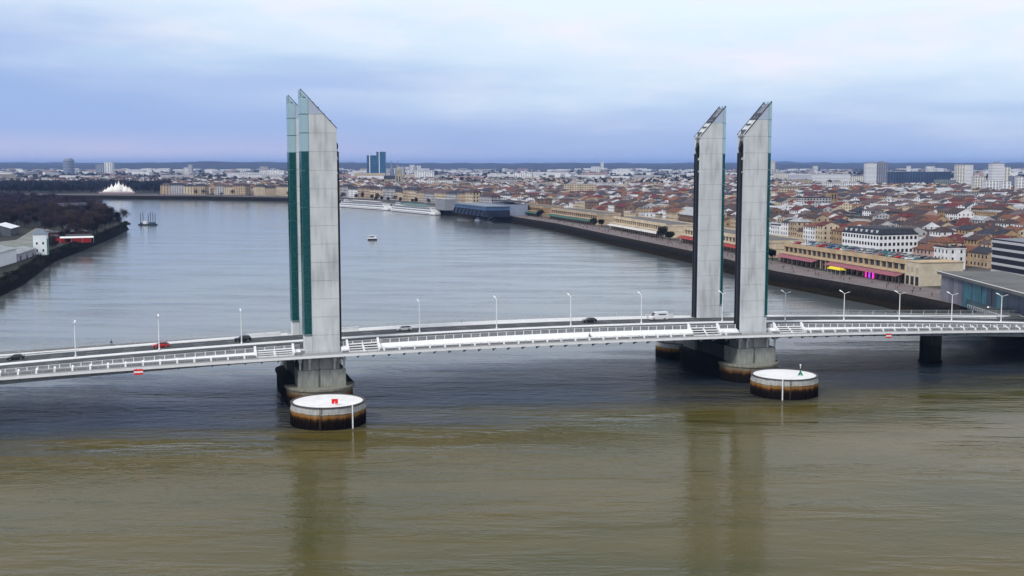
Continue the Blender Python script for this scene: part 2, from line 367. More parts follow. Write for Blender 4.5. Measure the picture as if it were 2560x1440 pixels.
# ------------------------------------------------------------------ bridge
def zb(s): return 13.75-.000118*(s-58)**2          # underside of the footway edge
def zf(s): return zb(s)+.5                          # footway surface
def zr(s): return 15.3-.00018*(s-62)**2             # carriageway surface
def zw(s): return zr(s)+.18+.5*math.exp(-((s-62)/62)**2)   # top of the side walls
S0, S1, SP = -150.0, 330.0, 124.15
JL, JR = -6.4, SP+6.4                               # ends of the lift span zone
def xsec(b, pts, s0, s1, step=4.0, mi=0, close=True):
    """sweep a cross section along the bridge: pts = [(t, zfun)...]"""
    n = max(1, int(math.ceil((s1-s0)/step))); k = len(pts); base = len(b.v)
    for i in range(n+1):
        s = s0+(s1-s0)*i/n
        for t_, f in pts: b.v.append(tuple(B(s, t_, f(s))))
    for i in range(n):
        for j in range(k if close else k-1):
            a = base+i*k+j; c = base+i*k+(j+1) % k
            b.f.append((a, a+k, c+k, c)); b.m.append(mi); b.uv.append(None)
    if close:
        b.f.append(tuple(base+j for j in range(k))); b.m.append(mi); b.uv.append(None)
        b.f.append(tuple(base+n*k+k-1-j for j in range(k))); b.m.append(mi); b.uv.append(None)
def rect(t0, t1, f, a, c): return [(t0, lambda s: f(s)+a), (t1, lambda s: f(s)+a), (t1, lambda s: f(s)+c), (t0, lambda s: f(s)+c)]
GL, GR = 14-15.4, 14+15.4       # outer edges of the road box
T0, T1 = -7.5, 35.5             # outer edges of the footways
def deck(name, label, s0, s1, near_style, far_rail=True, wall_from=None, wall_to=None, louvres=()):
    d = thing(name, label, 'bridge span')
    b = MB()
    xsec(b, [(GL, lambda s: zr(s)-.05), (GR, lambda s: zr(s)-.05), (GR-1.5, lambda s: zr(s)-2.6), (GL+1.5, lambda s: zr(s)-2.6)], s0, s1)
    b.build('deck_girder', offw, d)
    b = MB(); xsec(b, rect(1.6, 26.4, zr, 0, .06), s0, s1); b.build('carriageway', asph, d)
    # lane lines
    mk = mat('road_paint', (.75,.75,.73), .6, .2, 1)
    b = MB()
    for t_ in (2.0, 12.9, 15.1, 26.0): xsec(b, [(t_, lambda s: zr(s)+.066), (t_+.14, lambda s: zr(s)+.066)], s0, s1, close=False)
    s = s0+2
    while s < s1-4:
        for t_ in (6.0, 9.4, 18.6, 22.2): xsec(b, [(t_, lambda s: zr(s)+.066), (t_+.14, lambda s: zr(s)+.066)], s, s+3, close=False)
        s += 9
    b.build('lane_marking', mk, d, kind='stuff')
    # central barrier
    b = MB(); xsec(b, [(13.65, lambda s: zr(s)+.03), (14.35, lambda s: zr(s)+.03), (14.12, lambda s: zr(s)+.5), (13.88, lambda s: zr(s)+.5)], s0, s1); b.build('central_barrier', white, d)
    for side in (0, 1):
        def T(t_): return t_ if side == 0 else 28-t_
        ws, we = s0, s1
        f0 = MB()
        xsec(f0, rect(min(T(T0+.3), T(-1.6)), max(T(T0+.3), T(-1.6)), zf, -.2, 0), s0, s1); f0.build('footway', walk, d)
        f1 = MB(); xsec(f1, rect(T(T0), T(T0+.3), zf, -.5, .08), s0, s1); f1.build('edge_beam', white, d)
        # sloping white side wall between footway and road, cut at the towers
        for (a, c) in segs(s0, s1, wall_from, wall_to):
            w_ = MB(); xsec(w_, [(T(-4.1), lambda s: zf(s)+.02), (T(-1.5), zw), (T(-.6), zw), (T(-.6), lambda s: zf(s)+.02)], a, c)
            w_.build('side_wall', white, d)
            lo = .12 if near_style == 1 else .95
            w_ = MB(); xsec(w_, rect(min(T(-4.55), T(-4.05 if near_style == 1 else -2.9)), max(T(-4.55), T(-4.05 if near_style == 1 else -2.9)), zf, .05, .05+(.42 if near_style == 1 else .45)), a, c); w_.build('wall_slot', mat('slot_grey', (.16,.165,.17), .7, .3, .5), d)  # grey box stands in for the dark slot along the wall foot
            ss = a+1.0
            while side == 0 and ss < c-1 and ss < 262:
                if ss > -90:
                    w_ = MB(); P = [B(ss-.22, -5.0, zf(ss)), B(ss+.22, -5.0, zf(ss)), B(ss+.22, -3.4, zf(ss)), B(ss-.22, -3.4, zf(ss)), B(ss-.22, -4.7, zf(ss)+.6), B(ss+.22, -4.7, zf(ss)+.6), B(ss+.22, -2.9, zf(ss)+1.1), B(ss-.22, -2.9, zf(ss)+1.1)]
                    w_.hexa(P); w_.build('rib', white, d)
                ss += 4.05
        for (a, c) in louvres:     # openwork panel: frame bars with dark slots behind
            q = MB(); xsec(q, [(T(-2.2), lambda s: zf(s)+.02), (T(-1.0), lambda s: zw(s)+.2), (T(-.6), lambda s: zw(s)+.2), (T(-.6), lambda s: zf(s)+.02)], a, c); q.build('louvre_back', dsteel if side == 0 else offw, d)
            for k in range(4):
                f = k/3.0; l = MB()
                def zz(s, o): return zf(s)+.12+(zw(s)+.25-zf(s))*f+o
                tt = -4.15+2.7*f
                xsec(l, [(T(tt), lambda s: zz(s, -.13)), (T(tt+.5), lambda s: zz(s, 0)), (T(tt+.5), lambda s: zz(s, .13)), (T(tt), lambda s: zz(s, .13))], a, c); l.build('slat', white, d)
            m_ = (a+c)/2
            l = MB(); xsec(l, [(T(-4.3), lambda s: zf(s)+.02), (T(-1.5), lambda s: zw(s)+.15), (T(-1.2), lambda s: zw(s)+.15), (T(-3.9), lambda s: zf(s)+.02)], m_-.25, m_+.25); l.build('slat_frame', white, d)
    # fins standing at the ends of the openwork panels (near side and far side)
    for (a, c) in louvres:
        for s in (a, c):
            for side in (0,):
                q = MB()
                def T(t_): return t_ if side == 0 else 28-t_
                prof = [(-4.2, zf(s)), (-3.3, zf(s)+1.3), (-2.1, zw(s)+.4), (-1.5, zw(s)+1.3), (-.8, zw(s)+1.6), (-1.0, zw(s)+.1), (-1.0, zf(s))]
                P = [B(s-.28, T(t_), z_) for t_, z_ in prof]; Q = [B(s+.28, T(t_), z_) for t_, z_ in prof]
                q.face(P); q.face(Q[::-1])
                for i in range(len(P)): j = (i+1) % len(P); q.face([P[i], P[j], Q[j], Q[i]])
                q.build('fin', white, d)
    return d
def segs(s0, s1, a, c):
    r = [(s0, s1)]
    for (x, y) in (a or ()):
        n = []
        for (p, q) in r:
            if y <= p or x >= q: n.append((p, q)); continue
            if x > p: n.append((p, x))
            if y < q: n.append((y, q))
        r = n
    return r
cut = [(-5.2, 5.2), (SP-5.2, SP+5.2)]
LV = dict(left=[(-16.5, -7.0)], mid=[(6.9, 15.0), (104.0, 113.0)], right=[(SP+7.0, SP+16)])
spans = [
 deck('approach_span', 'white and grey approach span running off the left edge of the photo', S0, -5.0, 0, wall_from=cut+LV['left'], louvres=LV['left']),
 deck('lift_span', 'long white lift span between the two pairs of towers', -4.98, SP+4.98, 1, wall_from=cut+LV['mid'], louvres=LV['mid']),
 deck('approach_span', 'white and grey approach span running from the right towers to the far quay', SP+5.0, S1, 2, wall_from=cut+LV['right'], louvres=LV['right'])]
def span_of(s): return spans[0] if s < -5 else (spans[1] if s < SP+5 else spans[2])
# railings: four lines, each with posts as parts and rails
postm = MB(); postm.box((-.06, -.05, 0), (.06, .05, 1.25)); post_me = postm.mesh('railing_post', grail)
wpost = MB(); wpost.box((-.08, -.06, 0), (.08, .06, 1.15)); wpost_me = wpost.mesh('railing_post', white)
for (t_, f, dz, h, me, step, nr) in ((T0+.15, zf, .08, 1.2, post_me, 2.5, 6), (-.95, zw, .0, 1.15, wpost_me, 2.45, 4), (28.95, zw, .0, .8, post_me, 4.9, 2), (T1-.15, zf, .08, 1.2, post_me, 4.9, 5)):
    for (a, c, d) in ((S0, -5, spans[0]), (-4.95, SP+4.95, spans[1]), (SP+5, S1, spans[2])):
        b = MB()
        for k in range(nr):
            z1 = dz+h*(k+1)/nr; r_ = .035 if k == nr-1 else .018
            for (p, q) in segs(a, c, cut if abs(t_) < 2 or abs(t_-28) < 2 else (), None):
                xsec(b, rect(t_-r_, t_+r_, f, z1-r_*2, z1), p, q, 6)
        b.build('rail', white if abs(t_+.95) < .1 else grail, d, kind='stuff')
        s = a+1.2
        while s < c:
            if (-90 < s < 262) and not ((abs(t_) < 2 or abs(t_-28) < 2) and any(x < s < y for x, y in cut)):
                o = link('railing_post', me, d, B(s, t_, f(s)+dz), PH)
            s += step
# handrail posts carrying the near parapet lamps: brackets under the footway edges
br = MB()
P = [(-.12, 0, 0), (.12, 0, 0), (.12, 2.8, 0), (-.12, 2.8, 0)]
br.face([(-.12, 0, 0), (-.12, 3.6, 0), (-.12, 3.6, -1.5), (-.12, 0, -.25)]); br.face([(.12, 0, 0), (.12, 0, -.25), (.12, 3.6, -1.5), (.12, 3.6, 0)])
br.face([(-.12, 0, -.25), (-.12, 3.6, -1.5), (.12, 3.6, -1.5), (.12, 0, -.25)]); br.face([(-.12, 0, 0), (-.12, 0, -.25), (.12, 0, -.25), (.12, 0, 0)])
br.box((-.3, .05, -.3), (.3, .5, -.02))
br_me = br.mesh('bracket', offw)
s = -88.0
while s < 262:
    if not (abs(s) < 4.4 or abs(s-SP) < 4.4):
        link('bracket', br_me, span_of(s), B(s, T0+.35, zb(s)+.27), PH)
    s += 4.05

# towers ----------------------------------------------------------------
ZG, ZT = 18.8, 65.2            # glass shaft foot, change of glass
XI, XG, XO, HT = 4.15, -2.1, -4.1, 2.25
ZTIP, ZIN = 80.9, 71.2
def ztop(x): return ZIN+(XI-x)*(ZTIP-ZIN)/(XI-XO)
joints = [ZT-4.68*k for k in range(11, 0, -1)]+[ZT, ZT+4.68, ZT+9.36]
def make_tower(label, XG=-2.1, XI=4.15, ZTIP=ZTIP, ZIN=ZIN):
    def ztop(x): return ZIN+(XI-x)*(ZTIP-ZIN)/(XI-XO)
    d = thing('bridge_tower', label, 'bridge tower', group='concrete and glass lift towers of the bridge')
    # core, slightly recessed so that the joints between the lifts read
    b = MB(); e = .10
    z_c = ZT+9.36
    poly = [(XG, -HT+e), (XI-e, -HT+e), (XI-e, HT-e), (XG, HT-e)]
    b.prism(poly, 13.2, ZIN-.3); b.build('core', shade, d)
    zz = [12.9]+joints+[ZTIP]
    for z0, z1 in zip(zz, zz[1:]):
        a, c = z0+.03, z1-.03
        # U-shaped lift: two broad faces and the inner end with its slot
        b = MB()
        def block(x0, x1, y0, y1):
            zl, zh = ztop(x0), ztop(x1)     # roof line slopes down towards the span
            ca, cb = min(c, zl), min(c, zh)
            if zl <= a: return
            if zh >= c: b.box((x0, y0, a), (x1, y1, c)); return
            # clipped by the sloping roof
            if zh > a:
                pts = [(x0, a), (x1, a), (x1, zh)]+([(XI-(c-ZIN)*(XI-XO)/(ZTIP-ZIN), c), (x0, c)] if zl > c else [(x0, zl)])
            else:
                xa = XI-(a-ZIN)*(XI-XO)/(ZTIP-ZIN)
                pts = [(x0, a), (xa, a)]+([(XI-(c-ZIN)*(XI-XO)/(ZTIP-ZIN), c), (x0, c)] if zl > c else [(x0, zl)])
            n = len(pts); A = [(x, y0, z) for x, z in pts]; Bq = [(x, y1, z) for x, z in pts]
            b.face(A); b.face(Bq[::-1])
            for i in range(n): j = (i+1) % n; b.face([A[j], A[i], Bq[i], Bq[j]])
        if z0 >= ZT+9: 
            block(XG, XI, -HT, -HT+.12); block(XG, XI, HT-.12, HT)
            if ztop(XG) > a: b.build('screen_panel', frost, d)
            continue
        block(XG, XI, -HT, -1.15); block(XG, XI, 1.15, HT); block(XG, XI-1.1, -1.15, 1.15)
        if b.v: b.build('concrete_lift', conc, d)
    # sloping roof gutter with plant
    for y0, y1, m_, up in ((-HT-.06, -HT+.3, dsteel, .12), (HT-.3, HT+.06, dsteel, .12), (-HT+.3, HT-.3, mat('roof_zinc', (.20,.21,.25), .5, .3, 1.5), -.5)):
        b = MB(); x0, x1 = XO+.1, XI+.1
        b.hexa([(x0,y0,ztop(x0)-.25+up),(x1,y0,ztop(x1)-.25+up),(x1,y1,ztop(x1)-.25+up),(x0,y1,ztop(x0)-.25+up),(x0,y0,ztop(x0)+up),(x1,y0,ztop(x1)+up),(x1,y1,ztop(x1)+up),(x0,y1,ztop(x0)+up)])
        b.build('roof_edge' if m_ is dsteel else 'roof', m_, d)
    for x, h in ((3.2, .9), (1.6, .7), (0.2, 1.0), (-1.1, .6)):
        b = MB(); b.box((x-.5, -1.2, ztop(x)-.9), (x+.5, 1.1, ztop(x)-.3+h*.5)); b.build('roof_plant', mat('plant_grey', (.12,.13,.15), .6, .3, 2), d)
    # inner end: niche with sheave, guide rail
    b = MB(); pts = []
    for i in range(13):
        g = math.pi*i/12; pts.append((1.35*math.cos(g), 67.3+1.35*math.sin(g)))
    pts = [(1.35, 64.3)]+pts+[(-1.35, 64.3)]
    b.face([(XI+.03, y, z) for y, z in pts]); b.build('sheave_niche', dsteel, d)
    b = MB(); n = 28
    for (r0, r1, x0, x1) in ((1.05, 1.55, 0, 0),):
        b.tube((XI-1.05, -.45, 66.6), (XI-1.05, .45, 66.6), 1.7, 1.7, n)
        b.tube((XI-1.05, -.5, 66.6), (XI-1.05, -.47, 66.6), 1.25, 1.25, n, 1)
    b.build('sheave', [dsteel, mat('sheave_steel', (.07,.08,.10), .4)], d, smooth=False)
    b = MB(); b.box((XI-1.0, -.95, 13.0), (XI+.12, .95, 64.0)); b.box((XI+.1, -.95, 13.0), (XI+.7, -.55, 65.2)); b.box((XI+.1, .55, 13.0), (XI+.7, .95, 65.2))
    b.build('guide_rail', dsteel, d)
    b = MB()
    for y in (-.3, 0, .3): b.tube((XI+.45, y, 13.5), (XI+.45, y, 65.5), .07, .07, 6)
    b.build('lifting_cable', mat('cable_steel', (.05,.055,.06), .5), d, kind='stuff')
    b = MB(); b.box((XI+.02, -1.5, 63.2), (XI+.35, 1.5, 63.9)); b.box((XI+.02, -1.5, 59.6), (XI+.3, 1.5, 60.0)); b.build('landing', conc, d)
    # glass shaft
    b = MB(); b.box((XO+.15, -HT+.15, 13.0), (XG, HT-.15, ZG)); b.build('shaft_foot', conc, d)
    b = MB()
    for z in [ZG]+joints:
        if z < ZG-1: continue
        b.box((XO-.03, -HT-.03, z-.06), (XG, HT+.03, z+.06))
    b.build('transom', mat('transom_teal', (.03,.12,.13), .4), d)
    b = MB()
    for x, y in ((XO, -HT), (XO, HT-.12), (XG-.12, -HT-.02), (XG-.12, HT-.1), (XO, -.06)):
        b.box((x, y, ZG), (x+.12, y+.12, min(ztop(x), 80.7)))
    b.build('mullion', mull, d)
    lv = [ZG]+[z for z in joints if z > ZG+1]+[ztop(XG), ZTIP]
    for k, (z0, z1) in enumerate(zip(lv, lv[1:])):
        m_ = teal if z1 <= ZT+.1 else pale
        a, c = z0+.1, z1-.1
        if z0 >= ztop(XG)-.1:
            for y in (-HT, HT):
                b = MB(); b.face([(XO, y, a), (XG, y, a-.0), (XO, y, ZTIP)]); b.build('glass_pane', m_, d)
            b = MB(); b.face([(XO, -HT, a), (XO, -HT, c), (XO, HT, c), (XO, HT, a)]); b.build('glass_pane', m_, d)
            continue
        for y in (-HT, HT):
            b = MB(); b.box((XO+.02, y-.02, a), (XG-.12, y+.02, c)); b.build('glass_pane', m_, d)
        for y0, y1 in ((-HT+.1, -.04), (.06, HT-.1)):
            b = MB(); b.box((XO-.02, y0, a), (XO+.02, y1, c)); b.build('glass_pane', m_, d)
    # stair inside
    b = MB(); z = ZG; i = 0
    while z < ZT-1.5:
        s_ = 1 if i % 2 else -1; y0 = -1.6*s_; y1 = 1.6*s_
        xa, xb = (XO+.3, XO+1.1) if i % 2 else (XO+1.15, XG-.1)
        b.hexa([(xa,y0,z),(xb,y0,z),(xb,y1,z+1.56),(xa,y1,z+1.56),(xa,y0,z+.35),(xb,y0,z+.35),(xb,y1,z+1.91),(xa,y1,z+1.91)])
        b.box((XO+.3, y1-.35, z+1.6), (XG-.1, y1+.35, z+1.75)); z += 1.56; i += 1
    b.build('stair', stair, d)
    b = MB(); b.box((XG-.05, -HT+.12, 13), (XG+.02, HT-.12, 74)); b.build('shaft_back_wall', mat('shaft_wall', (.16,.22,.24), .7, .85, .45), d)
    b = MB()
    for k in range(30):
        z = R.uniform(ZG, ZT-3); y = R.uniform(-1.9, 1.2); b.box((XG-.35, y, z), (XG-.08, y+.7, z+R.uniform(.4, 1.6)))
    b.build('lift_machinery', mat('machinery', (.015,.05,.05), .5), d, kind='stuff')
    return d
tw = make_tower('near tower of the left pair, its teal glass shaft in front', XI=4.9); tw.location = B(0, 0); tw.rotation_euler = (0, 0, PH)
tree = snapshot(tw)
dup(tree, B(0, 28), PH, 'far tower of the left pair, mostly hidden behind the near one')
tr1 = make_tower('near tower of the right pair, dark guide rail on its left edge', -3.1, 4.15, 79.8, 70.6); tr1.location = B(SP, 0); tr1.rotation_euler = (0, 0, PH+math.pi); tree = snapshot(tr1)
dup(tree, B(SP, 28), PH+math.pi, 'far tower of the right pair, seen whole left of the near one')
for o, (s_, t_) in ((tw, (0, 0)), (tr1, (SP, 0))): pass

# piers -----------------------------------------------------------------
pier_m = tidal('pier_concrete_tidal', [(0,(.006,.005,.004)),(2.4,(.010,.008,.006)),(3.2,(.13,.062,.024)),(4.1,(.21,.19,.14)),(5.6,(.28,.29,.26)),(14,(.37,.37,.35))], .6, .25, .9)
def stadium(hw, t0, t1, n=14):
    p = []
    for i in range(n+1): g = math.pi+math.pi*i/n; p.append((hw*math.cos(g), t0+hw+hw*math.sin(g)))
    for i in range(n+1): g = math.pi*i/n; p.append((hw*math.cos(g), t1-hw+hw*math.sin(g)))
    return p
def make_pier(label):
    d = thing('bridge_pier', label, 'bridge pier', group='tower piers standing in the river')
    full = stadium(8.6, -7.2, 35.2); nose = [p for p in full if p[1] < 2.5]; rear = [p for p in full if p[1] > 2.6]
    nose = nose+[(8.6, 2.0), (-8.6, 2.0)] if True else nose
    b = MB(); b.prism(nose, -3, 4.55); b.build('footing_nose', pier_m, d)
    dkc = tidal('shaded_wet_concrete', [(0,(.004,.004,.003)),(3,(.008,.008,.006)),(4.5,(.018,.020,.016)),(6,(.03,.033,.03))], .5, .3, .9) if 'shaded_wet_concrete' not in MC else MC['shaded_wet_concrete']  # deck shade painted into the rear footing's colour, along with tide-wet tones
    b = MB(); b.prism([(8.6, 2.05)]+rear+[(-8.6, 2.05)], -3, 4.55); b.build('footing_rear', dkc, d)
    b = MB(); b.prism([p for p in stadium(9.0, -7.6, 35.6) if p[1] < 2.5]+[(9.0, 2.0), (-9.0, 2.0)], 4.55, 5.15); b.build('footing_ledge', pier_m, d)
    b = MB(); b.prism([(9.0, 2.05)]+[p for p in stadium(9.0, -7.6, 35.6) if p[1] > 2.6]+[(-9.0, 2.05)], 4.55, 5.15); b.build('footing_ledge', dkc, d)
    for s_ in (0, 1):
        def y(v): return v if s_ == 0 else 28-v
        b = MB(); lo, hi = sorted((y(-3.9), y(4.2)))
        b.box((-6.1, lo, 5.15), (-1.0, hi, 9.6)); b.box((-.4, lo, 5.15), (6.1, hi, 9.6)); b.box((-1.0, lo+.5, 5.15), (-.4, hi-.5, 9.4)); b.build('pier_shaft', pier_m, d)
        b = MB(); lo, hi = sorted((y(-3.0), y(3.8))); b.box((-4.6, lo, 9.6), (-1.0, hi, 12.88)); b.box((-.5, lo, 9.6), (4.6, hi, 12.88)); b.box((-1, lo+.4, 9.6), (-.5, hi-.4, 12.8)); b.build('tower_seat', pier_m, d)
    b = MB(); b.box((-5.2, 4.4, 5.15), (5.2, 23.6, 9.2)); b.box((-3.6, 4.4, 9.2), (3.6, 23.6, 11.9)); b.build('cross_wall', mat('shaded_concrete', (.05,.05,.048), .9, .4, .3), d)  # recessed wall under the deck, its shade put into the concrete colour
    bm_ = MB()
    for x in (-5.6, -3.2, 3.2, 5.6): bm_.box((x-.4, -4.9, 11.9), (x+.4, -3.0, 12.85)); bm_.tube((x, -4.2, 9.8), (x, -4.2, 12.6), .28)
    bm_.build('bearing', mat('bearing_paint', (.5,.5,.5), .5), d, kind='stuff')
    return d
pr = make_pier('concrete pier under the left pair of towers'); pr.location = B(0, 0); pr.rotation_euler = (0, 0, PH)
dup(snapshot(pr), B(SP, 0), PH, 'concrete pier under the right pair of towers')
p3 = thing('bridge_pier', 'plain dark pier under the right approach span, clear of the towers', 'bridge pier', B(193, 0), PH)
b = MB(); b.prism([(3.1*math.cos(g*math.pi/12), 10+3.6*math.sin(g*math.pi/12)) for g in range(24)], -3, 9.7); b.build('pier_shaft', tidal('pier_dark', [(0,(.008,.007,.006)),(5,(.02,.02,.018)),(10,(.10,.10,.09))], .6, .2, 1), p3)
b = MB(); b.prism([(3.5*math.cos(g*math.pi/12), 10+4.0*math.sin(g*math.pi/12)) for g in range(24)], -3, .6); b.build('footing', pier_m, p3)
b = MB(); b.prism([(4.2, 5.5), (4.2, 22), (-4.2, 22), (-4.2, 5.5)], 9.7, 10.6); b.build('pier_head', concl, p3)
# dark abutment where the bridge reaches the quay
ab = thing('bridge_abutment', 'dark abutment where the bridge meets the right quay', 'abutment', B(256, 0), PH)
b = MB(); b.box((-2, -4, -2), (10, 32, 7.6)); b.build('abutment_wall', tidal('abutment_wall', [(0,(.006,.006,.005)),(6,(.012,.012,.012)),(9,(.05,.05,.05))], .4, .3, 1), ab)

# fender islands -----------------------------------------------------------
isl_m = tidal('fender_tidal', [(0,(.004,.003,.003)),(1.9,(.009,.006,.004)),(2.5,(.05,.025,.008)),(3.1,(.28,.13,.035)),(3.5,(.26,.17,.07)),(3.72,(.36,.36,.33)),(4.7,(.44,.45,.45)),(5.4,(.20,.20,.20))], .9, .10, .75)
def island(s_, t_, label, mark):
    d = thing('fender_island', label, 'fender island', B(s_, t_), PH, group='round concrete fender islands')
    b = MB(); b.lathe([(8.85, -3), (8.85, 3.62), (9.03, 3.66), (9.03, 3.82), (8.85, 3.86), (8.85, 5.08)], 72, cap=False); b.build('drum', isl_m, d, smooth=False)
    b = MB(); b.lathe([(8.85, 5.08), (8.97, 5.1), (8.97, 5.4), (8.4, 5.4), (8.4, 5.22)], 72, cap=False); b.build('rim', mat('rim_dark', (.09,.085,.085), .85, .5, 1.5), d)
    b = MB(); b.lathe([(8.4, 5.23), (4, 5.25), (.2, 5.27)], 72, cap=True); b.build('top_slab', streaked('white_paint_top', (.84,.84,.84), (.50,.48,.44), .55, 1.0, .5) if mark < 2 else mat('bare_top', (.05,.045,.04), .9, .4, .4), d)
    if mark < 2:
        b = MB()
        for dx in (-.25, .25): b.tube((9.05*math.cos(-1.9)+dx, 9.05*math.sin(-1.9), .2), (9.05*math.cos(-1.9)+dx, 9.05*math.sin(-1.9), 5.6), .05, .05, 5)
        for k in range(12): b.box((9.05*math.cos(-1.9)-.25, 9.05*math.sin(-1.9)-.03, .5+k*.42), (9.05*math.cos(-1.9)+.25, 9.05*math.sin(-1.9)+.03, .55+k*.42))
        b.build('ladder', mat('ladder_rust', (.10,.06,.04), .8), d, kind='stuff')
        b = MB()
        for k in range(40):
            g = 2*math.pi*k/40+R.uniform(-.03, .03); w_ = R.uniform(.12, .28); c_, n_ = math.cos(g), math.sin(g); h0 = R.uniform(2.2, 3.3)
            P = [(8.85*c_+n_*w_, 8.85*n_-c_*w_), (8.85*c_-n_*w_, 8.85*n_+c_*w_), (9.06*c_-n_*w_, 9.06*n_+c_*w_), (9.06*c_+n_*w_, 9.06*n_-c_*w_)]
            b.prism(P, -1, h0)
        b.build('fender_pile', isl_m, d, kind='stuff')
    return d
q_ = at(820, 1001, 5.4)-B(0, 0, 5.4); sL, tL = q_.x*math.cos(PH)+q_.y*math.sin(PH), -q_.x*math.sin(PH)+q_.y*math.cos(PH)
q_ = at(1961, 935, 5.4)-B(0, 0, 5.4); sR, tR = q_.x*math.cos(PH)+q_.y*math.sin(PH), -q_.x*math.sin(PH)+q_.y*math.cos(PH)
ir = island(sL, tL, 'round white topped fender island with a red square marker, left', 0)
il = island(sR, tR, 'round white topped fender island with a green triangular marker, right', 1)
island(SP-1, 43, 'dark fender island beyond the right towers, half hidden by the deck', 2)
island(3.0, 43, 'dark fender island beyond the left towers, almost hidden behind the pier', 2)
def proj(P):
    P = Vector(P)-Vector((0, 0, HC)); d = P.y*math.cos(TH)-P.z*math.sin(TH); return CX+F*P.x/d, CY-F*(P.y*math.sin(TH)+P.z*math.cos(TH))/d
redp = mat('red_paint', (.72,.01,.008), .5); greenp = mat('green_paint', (.0,.16,.085), .5); wpaint = mat('white_paint', (.85,.85,.84), .5)
p = at(837, 1013, 5.25)
t_ = thing('daymark', 'red square daymark standing on the left fender island', 'daymark', p, PH-.2)
b = MB(); b.tube((0,0,0), (0,0,.9), .09); b.build('post', wpaint, t_)
b = MB(); b.box((-.75,-.06,.35), (.75,.06,1.5)); b.build('board', redp, t_)
p = at(2001, 939, 5.25)
t_ = thing('daymark', 'green triangular daymark standing on the right fender island', 'daymark', p, PH-.6)
b = MB(); b.tube((0,0,0), (0,0,.4), .09); b.build('post', wpaint, t_)
b = MB(); A = [(-.72,-.06,.1), (.72,-.06,.1), (0,-.06,1.55)]; Q = [(x, .06, z) for x, y, z in A]; b.face(A); b.face(Q[::-1])
for i in range(3): j = (i+1) % 3; b.face([A[j], A[i], Q[i], Q[j]])
b.build('board', greenp, t_)
t_ = thing('lantern_post', 'small white navigation light at the back rim of the right fender island', 'navigation light', at(2001, 921, 5.4), 0)
b = MB(); b.tube((0,0,0), (0,0,.8), .1); b.tube((0,0,.8), (0,0,1.15), .25, .2); b.build('lantern', wpaint, t_)
for (u, v, lab) in ((882, 1068, 'white tide gauge pole on the face of the left fender island'), (1956, 990, 'white tide gauge pole on the face of the right fender island')):
    d_ = ir if u < 1000 else il
    c = d_.location; ang = min((abs(proj((c.x+9.25*math.cos(g/200), c.y+9.25*math.sin(g/200), 0))[0]-u), g/200) for g in range(-628, 0))[1]
    t_ = thing('gauge_pole', lab, 'pole', (c.x+9.25*math.cos(ang), c.y+9.25*math.sin(ang), 0))
    b = MB(); b.tube((0,0,-.8), (0,0,5.7), .17, .17, 10); b.build('pole', wpaint, t_)
    b = MB(); b.box((-.1,-.25,3.0), (.1,.25,3.1)); b.box((-.1,-.25,1.0), (.1,.25,1.1)); b.build('clamp', grail, t_)
# red and white navigation boards hanging from the deck edge
for (u, v, wd, hh, lab) in ((347, 934, 2.15, 1.35, 'red board with white bar hanging under the left approach'), (2221, 840, 1.75, 1.3, 'red board with white bar hanging under the right approach')):
    # s from the footway edge plane
    best = min((abs(proj(B(s/4, T0-.25, zb(s/4)-.35))[0]-u), s/4) for s in range(-300, 1000))[1]
    t_ = thing('navigation_board', lab, 'sign', B(best, T0-.25, zb(best)-.45), PH)
    for k, m_ in enumerate((redp, wpaint, redp)):
        b = MB(); z0 = -hh/2+k*hh/3; b.box((-wd/2, -.05, z0), (wd/2, .05, z0+hh/3-.002)); b.build('stripe', m_, t_)
    b = MB(); b.box((-.5, .051, .2), (-.4, .2, .9)); b.box((.4, .051, .2), (.5, .2, .9)); b.build('hanger', grail, t_)

# lamps -----------------------------------------------------------------------
def make_lamp(label):
    d = thing('street_lamp', label, 'street lamp', group='white double-arm lamps along the central barrier')
    H = 8.35
    b = MB(); b.tube((0,0,0), (0,0,H), .17, .10, 10); b.build('pole', white, d)
    b = MB(); b.tube((0,0,0), (0,0,.5), .3, .22, 10); b.build('base', white, d)
    for sg in (-1, 1):
        b = MB(); b.tube((0,0,H-.05), (0,sg*.8,H+.12), .075, .07, 8); b.tube((0,sg*.8,H+.12), (0,sg*1.7,H+.42), .07, .06, 8); b.build('arm', white, d)
        b = MB(); b.hexa([(-.22,sg*1.5-.1,H+.33),(.22,sg*1.5-.1,H+.33),(.22,sg*2.7,H+.62),(-.22,sg*2.7,H+.62),(-.16,sg*1.5-.1,H+.47),(.16,sg*1.5-.1,H+.47),(.16,sg*2.7,H+.76),(-.16,sg*2.7,H+.76)]); b.build('lamp_head', white, d)
    return d
LS = [(190, 'first lamp from the left edge of the photo'), (399, 'lamp with the red car passing behind it'), (604, 'lamp in front of the dark car just left of the towers'), (None, 'lamp almost hidden by the left tower, at its foot'),
      (1049, 'lamp just right of the white car on the lift span'), (1241, 'lamp left of the crouched figure on the far footway'), (1427, 'lamp left of the black car at midspan'), (1604, 'lamp left of the white van'), (1806, 'lamp between the two right towers'),
      (1963, 'first lamp right of the right towers'), (2109, 'second lamp right of the right towers'), (2248, 'lamp beside the two walkers near the quay'), (2379, 'second lamp from the right edge of the photo'), (2503, 'last lamp at the right edge of the photo')]
lamp = None
for u, lab in LS:
    if u is None: s = 3.5
    else: s = min((abs(proj(B(k/4, 14, zr(k/4)+.45))[0]-u), k/4) for k in range(-350, 1100))[1]
    lab = 'white double-arm lamp, '+lab
    pos = B(s, 14, zr(s)+.47)
    if lamp is None: lamp = make_lamp(lab); lamp.location = pos; lamp.rotation_euler = (0, 0, PH); ltree = snapshot(lamp)
    else: dup(ltree, pos, PH, lab)

